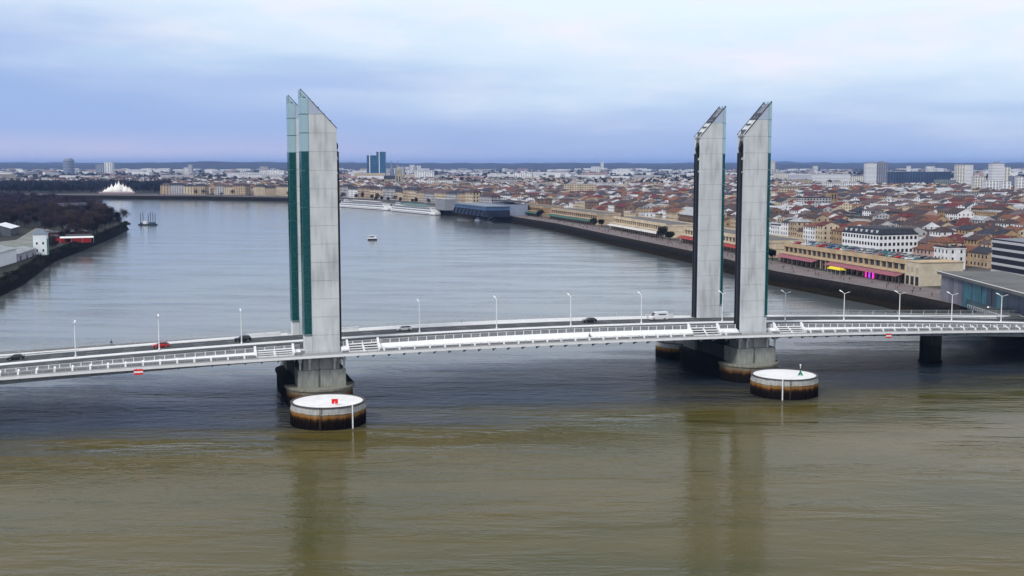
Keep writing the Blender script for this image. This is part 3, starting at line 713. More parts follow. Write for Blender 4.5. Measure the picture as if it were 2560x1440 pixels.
# cars -------------------------------------------------------------------------
tyre = mat('tyre', (.012,.012,.012), .9); cglass = mat('car_glass', (.01,.013,.016), .08, spec=.8); chrome = mat('headlamp', (.8,.8,.8), .2)
tail = mat('tail_lamp', (.35,.01,.01), .3)
PAINT = {n: mat('car_paint_'+n, c, .25, spec=.6) for n, c in dict(black=(.012,.012,.016), red=(.45,.008,.008), white=(.78,.78,.78), silver=(.36,.37,.39), blue=(.03,.08,.22), grey=(.10,.105,.11), green=(.02,.09,.05), teal=(.03,.20,.24)).items()}
def loft(b, secs, mi=0):
    """secs: list of rings of equal length"""
    k = len(secs[0]); n = len(b.v)
    for r in secs: b.v.extend([tuple(p) for p in r])
    for a in range(len(secs)-1):
        for i in range(k):
            j = (i+1) % k; b.f.append((n+a*k+i, n+a*k+j, n+(a+1)*k+j, n+(a+1)*k+i)); b.m.append(mi); b.uv.append(None)
    b.f.append(tuple(n+k-1-i for i in range(k))); b.m.append(mi); b.uv.append(None)
    m_ = n+(len(secs)-1)*k; b.f.append(tuple(m_+i for i in range(k))); b.m.append(mi); b.uv.append(None)
def make_car(name, label, paint, kind='hatch', group='cars'):
    """nose towards -x"""
    d = thing(name, label, 'van' if kind == 'van' else 'car', group=group)
    if kind == 'van':
        Lh, W, prof = 2.9, 1.0, [(-2.9,.35,.85),(-2.8,.3,1.05),(-2.1,.28,1.3),(-1.75,.28,1.35),(2.85,.28,1.5),(2.9,.35,1.45)]
        cab = [(-2.05,1.3),(-1.35,2.3),(-1.1,2.45),(2.85,2.5),(2.88,1.45)]
    elif kind == 'suv':
        Lh, W, prof = 2.25, .93, [(-2.25,.4,.8),(-2.15,.32,.98),(-1.1,.28,1.1),(.8,.28,1.12),(2.15,.32,1.12),(2.25,.42,1.0)]
        cab = [(-1.15,1.08),(-.45,1.6),(.1,1.68),(1.6,1.64),(2.15,1.1)]
    else:
        Lh, W, prof = 2.15, .88, [(-2.15,.38,.66),(-2.05,.28,.80),(-1.1,.24,.96),(.8,.24,.98),(2.05,.3,.98),(2.15,.4,.86)]
        cab = [(-1.15,.95),(-.4,1.38),(.1,1.45),(1.3,1.42),(2.0,.97)]
    b = MB(); secs = []
    for i, (x, z0, z1) in enumerate(prof):
        w_ = W*(.86 if i in (0, len(prof)-1) else 1)
        secs.append([(x,-w_*.94,z0),(x,-w_,z0+.18),(x,-w_,z1-.16),(x,-w_*.9,z1),(x,w_*.9,z1),(x,w_,z1-.16),(x,w_,z0+.18),(x,w_*.94,z0)])
    loft(b, secs); b.build('body', paint, d)
    b = MB(); k = len(cab); wb, wt = W*.93, W*(.88 if kind == 'van' else .76)
    zmin = min(z for x, z in cab); zmax = max(z for x, z in cab)
    def ww(z): return wb+(wt-wb)*(z-zmin)/(zmax-zmin)
    Lp = [(x, -ww(z), z) for x, z in cab]; Rp = [(x, ww(z), z) for x, z in cab]
    for i in range(k-1): b.face([Lp[i], Lp[i+1], Rp[i+1], Rp[i]], 1 if (i == 0 or (i == k-2 and kind != 'van')) else 0)
    b.face(Lp[::-1], 0 if kind == 'van' else 1); b.face(Rp, 0 if kind == 'van' else 1)
    b.build('cabin', [paint, cglass], d)
    if kind == 'van':
        for sg in (-1, 1):
            b = MB(); y = sg*(W*.925)
            b.face([(-1.85,y,1.45),(-.75,y*.985,1.45),(-.8,y*.96,2.15),(-1.4,y*.96,2.15)]); b.build('side_window', cglass, d)
            b = MB(); b.box((-.3, sg*.93-.02, 1.55), (2.2, sg*.93+.02, 2.0)); b.build('side_stripe', mat('van_lettering_band', (.10,.12,.22), .4), d)
    else:
        b = MB()
        for x in (.35,): 
            for sg in (-1, 1): b.box((x-.05, sg*ww(1.2)-.03, zmin), (x+.05, sg*ww(1.2)+.03, zmax-.05))
        b.build('pillar', paint, d)
    for x in (-Lh*.62, Lh*.6):
        for sg in (-1, 1):
            wl = MB(); r_ = .34; wl.tube((x, sg*(W-.18), r_), (x, sg*(W+.02), r_), r_, r_, 14); o = wl.build('wheel', tyre, d)
            wl = MB(); wl.tube((x, sg*(W+.02), r_), (x, sg*(W+.035), r_), .2, .2, 10); wl.build('rim', mat('wheel_rim', (.4,.4,.42), .3, metal=.8), o)
    for sg in (-1, 1):
        b = MB(); zz = prof[1][2]-.22; b.box((-Lh-.01, sg*W*.62-.16, zz-.08), (-Lh+.12, sg*W*.62+.16, zz+.08)); b.build('headlight', chrome, d)
        b = MB(); b.box((Lh-.1, sg*W*.66-.12, zz-.02), (Lh+.012, sg*W*.66+.12, zz+.16)); b.build('tail_light', tail, d)
    return d
def on_road(o, u, t_, rz=PH):
    s = min((abs(proj(B(k/8, t_, zr(k/8)+.07))[0]-u), k/8) for k in range(-760, 2200))[1]
    o.location = B(s, t_, zr(s)+.075); sl = math.atan((zr(s+2)-zr(s-2))/4); o.rotation_euler = (0, -sl, rz)
    return s
on_road(make_car('car', 'dark hatchback at the left edge of the bridge', PAINT['black'], group='cars on the bridge'), 40, 20.5)
on_road(make_car('car', 'red car on the left approach', PAINT['red'], group='cars on the bridge'), 403, 20.8)
on_road(make_car('car', 'black off-road car left of the left towers', PAINT['black'], 'suv', group='cars on the bridge'), 607, 20.8)
on_road(make_car('car', 'small white car on the lift span right of the left towers', PAINT['white'], group='cars on the bridge'), 1010, 22)
on_road(make_car('car', 'black low car in the middle of the lift span', PAINT['black'], group='cars on the bridge'), 1474, 22)
on_road(make_car('delivery_van', 'white delivery van on the lift span near the right towers', PAINT['white'], 'van', group='cars on the bridge'), 1645, 23)
# ------------------------------------------------------------------ town: materials
WALLS = {'cream': (.62,.51,.37), 'honey stone': (.42,.29,.17), 'pale grey': (.46,.45,.46), 'white': (.82,.82,.83), 'sand': (.48,.37,.26), 'pinkish': (.45,.31,.28), 'brown': (.20,.135,.10)}
ROOFS = {'orange tiled': (.17,.068,.040), 'brown tiled': (.060,.038,.038), 'dark red tiled': (.11,.018,.020), 'slate grey': (.030,.034,.050), 'faded tiled': (.105,.075,.078), 'pale grey': (.40,.41,.43)}
WM = {k: mat('wall_'+k.replace(' ', '_'), c, .9, .35, .12) for k, c in WALLS.items()}
RM = {k: mat('roof_'+k.replace(' ', '_'), c, .9, .55, .5) for k, c in ROOFS.items()}
wdark = mat('window_dark', (.018,.02,.026), .25, spec=.5)
fram = mat('window_frame_white', (.62,.61,.58), .6)
chim = mat('chimney_brick', (.24,.13,.09), .9, .4, 1)
def bank_dist(x, y, line=None):
    best = 1e9; sgn = 1
    for a, b in zip(line or RBs, (line or RBs)[1:]):
        dx, dy = b[0]-a[0], b[1]-a[1]; l2 = dx*dx+dy*dy
        t_ = max(0, min(1, ((x-a[0])*dx+(y-a[1])*dy)/l2)); qx, qy = a[0]+dx*t_-x, a[1]+dy*t_-y; d = math.hypot(qx, qy)
        if d < best: best = d; cr_ = dx*(y-a[1])-dy*(x-a[0]); sgn = -1 if cr_ > 0 else 1
    return best*sgn
RBs = [p for p in RB if -3100 < p[0] and p[1] > -700]
def house_geo(W, D, H, rh, kind, hip=0):
    """local: x along the street, y depth, z up; returns wall and roof face lists"""
    w, d = W/2, D/2
    walls = [[(-w,-d,0),(w,-d,0),(w,-d,H),(-w,-d,H)], [(w,d,0),(-w,d,0),(-w,d,H),(w,d,H)]]
    o = .45
    if kind == 'flat':
        walls += [[(w,-d,0),(w,d,0),(w,d,H),(w,-d,H)], [(-w,d,0),(-w,-d,0),(-w,-d,H),(-w,d,H)]]
        roof = [[(-w,-d,H+.01),(w,-d,H+.01),(w,d,H+.01),(-w,d,H+.01)]]
    elif kind == 'hip':
        walls += [[(w,-d,0),(w,d,0),(w,d,H),(w,-d,H)], [(-w,d,0),(-w,-d,0),(-w,-d,H),(-w,d,H)]]
        h = min(w, d)*.9; W2, D2 = w+o, d+o
        a, c = ((-W2+h, 0, H+rh), (W2-h, 0, H+rh)) if W >= D else ((0, -D2+h, H+rh), (0, D2-h, H+rh))
        P = [(-W2,-D2,H-.1),(W2,-D2,H-.1),(W2,D2,H-.1),(-W2,D2,H-.1)]
        roof = [[P[0],P[1],c,a],[P[2],P[3],a,c],[P[1],P[2],c],[P[3],P[0],a]] if W >= D else [[P[1],P[2],c,a],[P[3],P[0],a,c],[P[0],P[1],a],[P[2],P[3],c]]
    else:
        walls += [[(w,-d,0),(w,d,0),(w,d,H),(w,0,H+rh),(w,-d,H)], [(-w,d,0),(-w,-d,0),(-w,-d,H),(-w,0,H+rh),(-w,d,H)]]
        e = rh/d*o
        roof = [[(-w-.2,-d-o,H-e+.06),(w+.2,-d-o,H-e+.06),(w+.2,0,H+rh+.06),(-w-.2,0,H+rh+.06)], [(w+.2,d+o,H-e+.06),(-w-.2,d+o,H-e+.06),(-w-.2,0,H+rh+.06),(w+.2,0,H+rh+.06)]]
    return walls, roof
def win_boxes(b, W, D, H, floors, nw, side=True, r=None, ww=1.1, wh=1.7, z0=None):
    fh = H/floors
    for fl in range(floors):
        z = fl*fh+fh*.28 if z0 is None else z0+fl*fh
        hh = min(wh, fh*.6)
        for i in range(nw):
            x = -W/2+W*(i+.5)/nw
            for sg in (-1, 1): b.box((x-ww/2, sg*D/2-.05, z), (x+ww/2, sg*D/2+.05, z+hh))
        if side:
            n2 = max(1, int(D/4))
            for i in range(n2):
                y = -D/2+D*(i+.5)/n2
                for sg in (-1, 1): b.box((sg*W/2-.05, y-ww/2, z), (sg*W/2+.05, y+ww/2, z+hh))
def make_house(name, label, cat, loc, rz, W, D, H, rh, kind, wm, rm, floors, nw, group=None, chimneys=1, dormers=0, cornice=False, wins=(1.1, 1.7)):
    d = thing(name, label, cat, loc, rz, group)
    walls, roof = house_geo(W, D, H, rh, kind)
    b = MB()
    for f in walls: b.face(f)
    b.build('wall', wm, d)
    b = MB()
    if kind == 'flat':
        b.box((-W/2-.05, -D/2-.05, H), (W/2+.05, D/2+.05, H+.25)); b.box((-W/2-.05, -D/2-.05, H+.25), (W/2+.05, -D/2+.2, H+.9)); b.box((-W/2-.05, D/2-.2, H+.25), (W/2+.05, D/2+.05, H+.9))
    else:
        for f in roof: b.face(f); b.face([(x, y, z-.22) for x, y, z in reversed(f)])
    ro = b.build('roof', rm, d)
    b = MB(); win_boxes(b, W, D, H, floors, nw, ww=wins[0], wh=wins[1]); b.build('window', wdark, d, kind='stuff')
    if cornice:
        b = MB(); b.box((-W/2-.25, -D/2-.3, H-.5), (W/2+.25, D/2+.3, H-.12)); b.box((-W/2-.1, -D/2-.12, H/floors-.1), (W/2+.1, D/2+.12, H/floors+.15)); b.build('cornice', wm, d)
    for i in range(chimneys):
        b = MB(); x = (-1 if i % 2 else 1)*(W/2-.7); y = R.uniform(-.25, .25)*D; z = H+(rh*(1-abs(y)/(D/2)) if kind != 'flat' else 0)
        b.box((x-.4, y-.8, z-.6), (x+.4, y+.8, z+1.3)); b.build('chimney', chim, ro)
    for i in range(dormers):
        x = -W/2+W*(i+.5)/dormers; y = -D/2+.9; b = MB(); b.box((x-.7, y, H-.1), (x+.7, y+1.8, H+1.7)); b.build('dormer', fram, ro)
    return d

# ------------------------------------------------------------------ special buildings (positions on the ground)
SPECIAL = []           # (x, y, r) keep-outs
def keep(x, y, r): SPECIAL.append((x, y, r))
def frame(p0, p1):
    """matrix-like location and rotation for a front line p0 -> p1 (seen from the river, left to right)"""
    a = math.atan2(p1[1]-p0[1], p1[0]-p0[0]); return a, math.hypot(p1[0]-p0[0], p1[1]-p0[1])
def hangar(label, p0, p1, D=26, h1=5.2, h2=10.2, wallm=None, awn=None, bays=22, roof_cars=0, pav=True, group='long two-storey hangars on the quay', awn_ranges=((0.02, .98),)):
    a, Ln = frame(p0, p1)
    d = thing('quay_hangar', label, 'warehouse', (p0[0], p0[1], ZL+.02), a, group)
    wm = wallm or WM['cream']
    sb = 4.0                                 # upper storey set back
    for k in range(int(D*2)): pass
    b = MB(); b.box((0, 1.2, 0), (Ln, D, h1-.3)); b.build('ground_storey', wm, d)
    b = MB(); b.box((-.3, -.4, h1-.3), (Ln+.3, D+.2, h1+.35)); b.build('terrace_slab', wm, d)
    b = MB(); b.box((0, sb, h1+.35), (Ln, D, h2-1.5)); b.build('upper_storey', wm, d)
    b = MB(); b.box((-.3, sb-1.2, h2-1.5), (Ln+.3, D+.2, h2-.1)); b.build('roof_slab', wm, d)
    b = MB(); b.box((0, sb-.9, h2-.1), (Ln, D, h2)); b.build('roof_deck', mat('roof_parking', (.13,.125,.12), .9, .35, .15), d)
    for y in (sb-1.2, D): 
        b = MB(); b.box((-.3, y, h2-.1), (Ln+.3, y+.25, h2+.75)); b.build('parapet', wm, d)
    pil = MB(); pil.box((-.28, -.1, 0), (.28, .35, h1-.3)); pil = pil.mesh('pillar', wm)
    col = MB(); col.box((-.35, sb-.9, h1+.35), (.35, sb+.05, h2-1.5)); col = col.mesh('pier', wm)
    bw = Ln/bays
    gl = MB(); gl.box((-bw*.42, sb-.06, h1+.6), (bw*.42, sb-.01, h2-1.7)); gl = gl.mesh('window', mat('hangar_glass', (.03,.04,.055), .15, .3, .2))
    gl2 = MB(); gl2.box((-bw*.46, 1.12, .1), (bw*.46, 1.17, h1-.8)); gl2 = gl2.mesh('shop_window', mat('shop_glass', (.035,.035,.045), .15, .6, .4))
    for i in range(bays+1):
        link('pillar', pil, d, (i*bw, 0, 0)); link('pier', col, d, (i*bw, 0, 0))
        if i < bays: link('window', gl, d, ((i+.5)*bw, 0, 0)); link('shop_window', gl2, d, ((i+.5)*bw, 0, 0))
    for k, (f0, f1) in enumerate(awn_ranges):
        n = int(bays*(f1-f0)); am = awn[k % len(awn)]
        for i in range(n):
            x0 = Ln*f0+(f1-f0)*Ln*i/n+.12; x1 = Ln*f0+(f1-f0)*Ln*(i+1)/n-.12
            b = MB(); b.hexa([(x0,-4.2,3.3),(x1,-4.2,3.3),(x1,-.1,4.5),(x0,-.1,4.5),(x0,-4.2,3.42),(x1,-4.2,3.42),(x1,-.1,4.62),(x0,-.1,4.62)]); b.build('awning', am, d)
    if pav:
        for (x0, x1) in ((Ln+.4, Ln+12),):
            b = MB(); b.box((x0, -.3, 0), (x1, D, h2+.4)); b.build('end_pavilion', mat('pavilion_stone', (.55,.48,.36), .9, .2, .3), d)
            b = MB(); b.box((x0-.1, -.5, h2+.4), (x1+.3, D+.2, h2+.8)); b.build('pavilion_cornice', wm, d)
            for i in range(3):
                x = x0+(x1-x0)*(i+.5)/3; b = MB(); b.box((x-1.3, -.36, .2), (x+1.3, -.28, 4.2)); b.build('doorway', wdark, d)
                b = MB(); b.box((x-.9, -.36, 6), (x+.9, -.28, 8.4)); b.build('pavilion_window', mat('blind_window', (.40,.34,.26), .6), d)
    return d, a, Ln
awn_mag = mat('awning_plum', (.30,.10,.13), .8, .2, .5); awn_green = mat('awning_green', (.02,.11,.08), .7, .2, .5); awn_red = mat('awning_red', (.33,.03,.025), .8, .2, .5); awn_pale = mat('awning_pale', (.62,.60,.56), .8, .15, .5)
def Pq(u, v): q = at(u, v, ZL); return (q.x, q.y)
lineH = off(resample([p for p in RB if 250 < p[1] < 1700], 40), 5.05+24)
def on_line(y, extra=0):
    for a, b in zip(lineH, lineH[1:]):
        if a[1] <= y <= b[1]: f = (y-a[1])/(b[1]-a[1]); return (a[0]+(b[0]-a[0])*f, y)
def hl(u):      # point of the hangar front line seen at column u
    best = None
    for k in range(2400, 13000): pass
    return best
def line_at_u(u):
    best = (1e9, None)
    y = 440.0
    while y < 1400:
        p = on_line(y)
        if p:
            e = abs(proj((p[0], p[1], ZL))[0]-u)
            if e < best[0]: best = (e, p)
        y += 1.0
    return best[1]
H1 = hangar('nearest quay hangar with plum awnings and cars parked on its roof', line_at_u(1948), line_at_u(2262), bays=24, awn=[awn_mag, awn_mag], awn_ranges=((.02, .36), (.46, .99)), wallm=mat('hangar_ochre', (.50,.38,.24), .85, .3, .15), D=22)
H1b = hangar('quay hangar with red awnings, seen between and beside the right towers', line_at_u(1700), line_at_u(1905), bays=26, awn=[awn_red], wallm=WM['cream'], pav=False)
H2 = hangar('quay hangar with long pale awning left of the right towers', line_at_u(1525), line_at_u(1655), bays=26, awn=[awn_pale], wallm=WM['cream'], pav=False)
H3 = hangar('quay hangar with green awning, third from the far end of the line', line_at_u(1372), line_at_u(1484), bays=22, awn=[awn_green], wallm=WM['sand'], pav=False)
H4 = hangar('farthest quay hangar of the line, green awning, next to the glass pavilion', line_at_u(1268), line_at_u(1352), bays=22, awn=[awn_green], wallm=WM['honey stone'], pav=False)
# yellow canopy and neon lit doorway in front of the nearest hangar
def local(h, x, y, z=0.0):
    d, a, Ln = h; return Vector((d.location.x+x*math.cos(a)-y*math.sin(a), d.location.y+x*math.sin(a)+y*math.cos(a), ZL+.02+z))
Ln1 = H1[2]
t_ = thing('street_canopy', 'yellow fabric canopy in front of the nearest quay hangar', 'canopy', local(H1, Ln1*.62, -8), H1[1])
b = MB(); 
for x in (-6, -2, 2, 6):
    for y in (-1.6, 1.6): b.tube((x, y, 0), (x, y, 2.7), .07, .07, 6)
b.build('post', grail, t_, kind='stuff')
b = MB(); b.hexa([(-6.4,-2,2.7),(6.4,-2,2.7),(6.4,2,2.7),(-6.4,2,2.7),(-6.0,-.3,3.8),(6.0,-.3,3.8),(6.0,.3,3.8),(-6.0,.3,3.8)]); b.build('fabric', mat('yellow_fabric', (.75,.58,.02), .7), t_)
t_ = thing('neon_doorway', 'doorway lit magenta and violet under the plum awnings', 'lit doorway', local(H1, Ln1*.77, -.9), H1[1])
for x, c in ((-3.2, (.9,.02,.35)), (0.2, (.25,.05,.8)), (3.4, (.9,.02,.5))):
    b = MB(); b.box((x-.5, -.25, .1), (x+.5, -.1, 3.1)); b.build('light_panel', mat('neon_%d' % int(x*10), c, .5, emit=(*c, 1.6)), t_)
for f, lab in ((.30, None),): pass
# cars on the roof of the nearest hangar and in a line behind it
carp = {k: snapshot(make_car('car', 'parked car prototype', PAINT['silver'], k, group='cars parked on the roof of the nearest quay hangar')) for k in ('hatch', 'suv')}
ORD = ['first','second','third','fourth','fifth','sixth','seventh','eighth','ninth','tenth','eleventh','twelfth','last']
names = list(PAINT); first = {'hatch': True, 'suv': True}
x = 3.0; k = 0
while x < Ln1-2:
    for row, y in enumerate((8.5, 18.6)):
        if R.random() < .8:
            kd = R.choice(('hatch', 'hatch', 'suv')); c = R.choice(names)
            ru = ('front', 'back')[row]
            pos = local(H1, x+R.uniform(-.2, .2), y, 10.21); lab = '%s %s, %s row on hangar roof, %s bay from left' % (c, 'car' if kd == 'hatch' else 'off-road car', ru, ORD[int(x/Ln1*12)])
            if first[kd]: o = carp[kd][0]; o.location = pos; o.rotation_euler = (0, 0, H1[1]+math.pi/2); o['label'] = 'silver '+lab.split(' ', 1)[1]; first[kd] = False
            else: dup(carp[kd], pos, H1[1]+math.pi/2+(math.pi if R.random() < .4 else 0), lab, paint={'body': PAINT[c], 'cabin': PAINT[c], 'pillar': PAINT[c]})
            k += 1
    x += 2.9 if R.random() < .8 else 5.8
for kd in first:
    if first[kd]: carp[kd][0].location = local(H1, 2, 20, 10.21)
for h in (H1, H1b, H2, H3, H4): 
    for i in range(8): q = local(h, h[2]*i/7, 14); keep(q.x, q.y, 24)

# grey and teal gallery building at the right edge with its flat concrete roof
p0 = Pq(2352, 748); p1 = Pq(2640, 842)
a, Ln = frame(p0, p1)
t_ = thing('gallery_building', 'low grey and teal clad gallery building with flat concrete roof, right edge', 'building', (p0[0], p0[1], ZL+.02), a)
b = MB(); b.box((0, 0, 0), (Ln, 24, 10.4)); b.build('wall', mat('teal_cladding', (.045,.085,.10), .35, .6, .12), t_)
b = MB(); b.box((-.8, -1.6, 10.4), (Ln+.8, 25, 11.5)); b.build('roof', mat('gallery_roof', (.13,.13,.125), .9, .3, .06), t_)
b = MB(); b.box((-.9, -1.7, 11.5), (Ln+.9, -1.4, 11.7)); b.build('roof_trim', white, t_)
cl = [mat('cladding_grey', (.20,.20,.23), .5, .3, .3), mat('cladding_teal', (.03,.13,.17), .35, .5, .3), mat('cladding_dark', (.02,.03,.05), .3, .4, .3), mat('cladding_mauve', (.15,.13,.17), .5, .3, .3)]
n = 22
for i in range(n):
    x0 = Ln*i/n; m_ = cl[(0, 0, 3, 0, 3, 1, 1, 1, 1, 1, 2, 2, 1, 2, 2, 2, 2, 0, 2, 2, 2, 2)[i]]
    b = MB(); pr_ = R.uniform(.1, .35); b.box((x0+.08, -pr_, .0 if i < 6 else 3.4), (x0+Ln/n-.08, .0, 10.2)); b.build('cladding_panel', m_, t_)
for x, c in ((Ln*.48, (1, .93, .8)), (Ln*.52, (1, .45, .15))):
    b = MB(); b.box((x-.7, -.5, .8), (x+.7, -.4, 3.0)); b.build('lit_window', mat('lit_%d' % int(c[1]*100), c, .5, emit=(*c, 1.5)), t_)
for i in range(6): q = Vector((p0[0], p0[1], 0))+Matrix.Rotation(a, 3, 'Z') @ Vector((Ln*i/5, 17, 0)); keep(q.x, q.y, 26)
# terrace platform of the gallery (dark boat-like deck)
q0 = Pq(2450, 795)
t_ = thing('quay_terrace', 'dark glazed cafe terrace in front of the gallery building', 'terrace', (q0[0], q0[1], ZL+.02), a)
b = MB(); b.box((-2, -4, 3.0), (30, 5, 3.6)); b.build('deck_slab', mat('terrace_dark', (.05,.055,.06), .5), t_)
b = MB(); b.box((-1, -3, 0), (29, 4.6, 3.0)); b.build('glazing', mat('terrace_glass', (.02,.05,.06), .15), t_)
b = MB()
for i in range(17): b.box((-2+i*2, -4, 3.6), (-1.93+i*2, -3.93, 4.7))
b.box((-2, -4, 4.62), (30, -3.93, 4.7)); b.build('railing', white, t_, kind='stuff')
# dark office block with white bands at the right edge
def block(name, label, cat, u0, v0, u1, v1, vtop, depth, wm, floors, bands=None, rm=None, bw=None, win=True, extra=None):
    a0 = Pq(u0, v0); a1 = Pq(u1, v1); a, Ln = frame(a0, a1)
    H = hz_at(vtop, (a0[1]+a1[1])/2)-ZL
    d = thing(name, label, cat, (a0[0], a0[1], ZL), a)
    b = MB(); b.box((0, 0, 0), (Ln, depth, H)); b.build('wall', wm, d)
    b = MB(); b.box((-.2, -.2, H), (Ln+.2, depth+.2, H+.5)); b.build('roof', rm or RM['pale grey'], d)
    fh = H/floors
    if bands:
        for f in range(floors):
            b = MB(); b.box((-.25, -.25, f*fh+fh*.62), (Ln+.25, depth+.25, f*fh+fh*.95)); b.build('band', bands, d)
    elif win:
        nb = max(2, int(Ln/(bw or 3.2))); nd = max(1, int(depth/(bw or 3.2))); q = MB()
        for f in range(floors):
            z = f*fh+fh*.3
            for i in range(nb): x = Ln*(i+.5)/nb; q.box((x-Ln/nb*.28, -.06, z), (x+Ln/nb*.28, .02, z+fh*.5))
            for i in range(nd):
                y = depth*(i+.5)/nd; w2 = depth/nd*.28; q.box((-.06, y-w2, z), (.02, y+w2, z+fh*.5)); q.box((Ln-.02, y-w2, z), (Ln+.06, y+w2, z+fh*.5))
        q.build('window', wdark, d, kind='stuff')
    for i in range(4): c = Vector((a0[0], a0[1], 0))+Matrix.Rotation(a, 3, 'Z') @ Vector((Ln*i/3, depth/2, 0)); keep(c.x, c.y, depth/2+7)
    return d, Ln, H, depth
navy = mat('office_navy', (.012,.014,.028), .3, .3, .2)
block('office_block', 'near-black office block with thin white floor lines, right edge behind the gallery', 'office building', 2478, 690, 2610, 715, 606, 30, navy, 5, bands=mat('office_line', (.5,.5,.53), .5), rm=navy)
d_, Ln, H, dp = block('office_wing', 'white balconied wing in front of the near-black office block', 'office building', 2520, 694, 2625, 718, 664, 3, WM['white'], 2, bw=2.2)
# white corner block with slate mansard
a0, a1 = Pq(2100, 628), Pq(2190, 650)
d_, Ln, H, dp = block('white_apartment_block', 'bright white five-storey block with rounded corner and slate mansard roof', 'apartment block', 2104, 640, 2196, 652, 583, 26, mat('bright_white', (.80,.80,.82), .8, .06, .5), 4, rm=RM['slate grey'], bw=2.8)
b = MB(); b.hexa([(0,0,H+.5),(Ln,0,H+.5),(Ln,dp,H+.5),(0,dp,H+.5),(2,2.2,H+3.6),(Ln-2,2.2,H+3.6),(Ln-2,dp-2.2,H+3.6),(2,dp-2.2,H+3.6)]); b.build('mansard', RM['slate grey'], d_)
for i in range(7):
    x = Ln*(i+.6)/7.2; b = MB(); b.box((x-.7, .5, H+.6), (x+.7, 2.5, H+2.6)); b.build('dormer', mat('dormer_white', (.6,.63,.68), .6), d_)
block('apartment_block', 'long pale apartment block with dark window rows, behind the dark red roofs', 'apartment block', 2120, 566, 2320, 570, 553, 16, WM['pale grey'], 3, bw=5)
block('apartment_block', 'white flat-roofed block with a row of windows, upper right among red roofs', 'apartment block', 2455, 575, 2520, 578, 548, 18, WM['white'], 3, bw=4)
block('school_building', 'broad cream gabled building with plain wall below the white flats', 'building', 2405, 556, 2500, 558, 530, 22, WM['cream'], 2, win=False)
block('apartment_block', 'long white ribbon-windowed block across the upper right', 'apartment block', 2225, 520, 2420, 526, 500, 14, WM['white'], 4, bw=4)
block('apartment_block', 'long ribbon-windowed block with dark bands at the right edge', 'apartment block', 2400, 532, 2575, 540, 508, 14, mat('grey_panel', (.30,.32,.35), .7), 4, bands=WM['white'])
block('apartment_block', 'small white block with orange foot left of the ribbon-windowed flats', 'apartment block', 2216, 524, 2236, 524, 497, 18, WM['white'], 5, bw=5)
for u0, u1, lab in ((1955, 2012, 'low shed with three white gables below the teal sheds'), (2062, 2150, 'teal-roofed market shed with white gable ends')):
    a0 = Pq(u0, 572 if u0 < 2000 else 560); a1 = Pq(u1, 574 if u0 < 2000 else 562); a, Ln = frame(a0, a1)
    d = thing('market_shed', lab, 'shed', (a0[0], a0[1], ZL), a); keep((a0[0]+a1[0])/2, (a0[1]+a1[1])/2, Ln/2+12)
    for k in range(3):
        x0, x1 = Ln*k/3, Ln*(k+1)/3; xm = (x0+x1)/2
        b = MB(); A = [(x0,0,0),(x1,0,0),(x1,0,5),(xm,0,8.2),(x0,0,5)]; b.face(A); b.face([(x,26,z) for x,y,z in reversed(A)]); b.face([(x0,26,0),(x0,0,0),(x0,0,5),(x0,26,5)]); b.face([(x1,0,0),(x1,26,0),(x1,26,5),(x1,0,5)]); b.build('gable_wall', WM['white'], d)
        b = MB(); b.hexa([(x0,-.4,5),(xm,-.4,8.3),(xm,26.4,8.3),(x0,26.4,5),(x0,-.4,5.3),(xm,-.4,8.6),(xm,26.4,8.6),(x0,26.4,5.3)]); b.hexa([(xm,-.4,8.3),(x1,-.4,5),(x1,26.4,5),(xm,26.4,8.3),(xm,-.4,8.6),(x1,-.4,5.3),(x1,26.4,5.3),(xm,26.4,8.6)])
        b.build('roof', mat('teal_roof', (.02,.085,.10), .6, .3, .3) if u0 > 2000 else RM['slate grey'], d)
# brown church tower among the roofs
c = Pq(2078, 528); t_ = thing('church_tower', 'square brown stone church tower rising above the roofs right of the towers', 'church tower', (c[0], c[1], ZL), .3); keep(c[0], c[1], 26)
Hc = hz_at(474, c[1])-ZL
b = MB(); b.box((-5, -5, 0), (5, 5, Hc-3)); b.build('wall', mat('church_stone', (.34,.24,.15), .9, .4, .2), t_)
b = MB(); b.hexa([(-5.5,-5.5,Hc-3),(5.5,-5.5,Hc-3),(5.5,5.5,Hc-3),(-5.5,5.5,Hc-3),(-1,-1,Hc),(1,-1,Hc),(1,1,Hc),(-1,1,Hc)]); b.build('roof', RM['brown tiled'], t_)
for f in range(2):
    for sx in (-1.8, 1.8): b = MB(); b.box((sx-.8, -5.06, Hc-11+f*0), (sx+.8, -4.96, Hc-5)); b.build('louvre', wdark, t_) if f == 0 else None
# high slabs and towers of the right skyline
sk = mat('slab_white', (.82,.83,.84), .8, .1, .05); skg = mat('slab_grey', (.26,.28,.36), .7, .15, .05); skb = mat('slab_glass', (.05,.09,.18), .3, .4, .03); skc = mat('slab_cream', (.74,.73,.68), .8, .1, .05)
def tower(lab, u0, u1, vb, vt, depth, m_, floors, bw=4.5, bands=None, name='high_rise', cap=None):
    d, Ln, H, dp = block(name, lab, 'tower block', u0, vb, u1, vb, vt, depth, m_, floors, bw=bw, bands=bands)
    if cap: b = MB(); b.box((Ln*.3, dp*.3, H+.5), (Ln*.7, dp*.7, H+cap)); b.build('plant_room', skg, d)
    return d
tower('slim pale tower block just right of the right bridge tower', 1928, 1937, 446, 402, 14, skc, 14)
tower('long low pale slab, first right of the bridge towers', 1935, 1972, 458, 434, 14, skc, 9)
tower('grey-windowed mid-rise slab with ribbed front', 1972, 2028, 464, 436, 14, skg, 9, bands=sk)
tower('long white balconied slab left of the tall white tower', 2030, 2125, 466, 435, 14, sk, 9, bands=mat('balcony_dark', (.25,.27,.33), .7))
tower('lower cream slab joined to the long white one', 2126, 2160, 466, 440, 14, skc, 8)
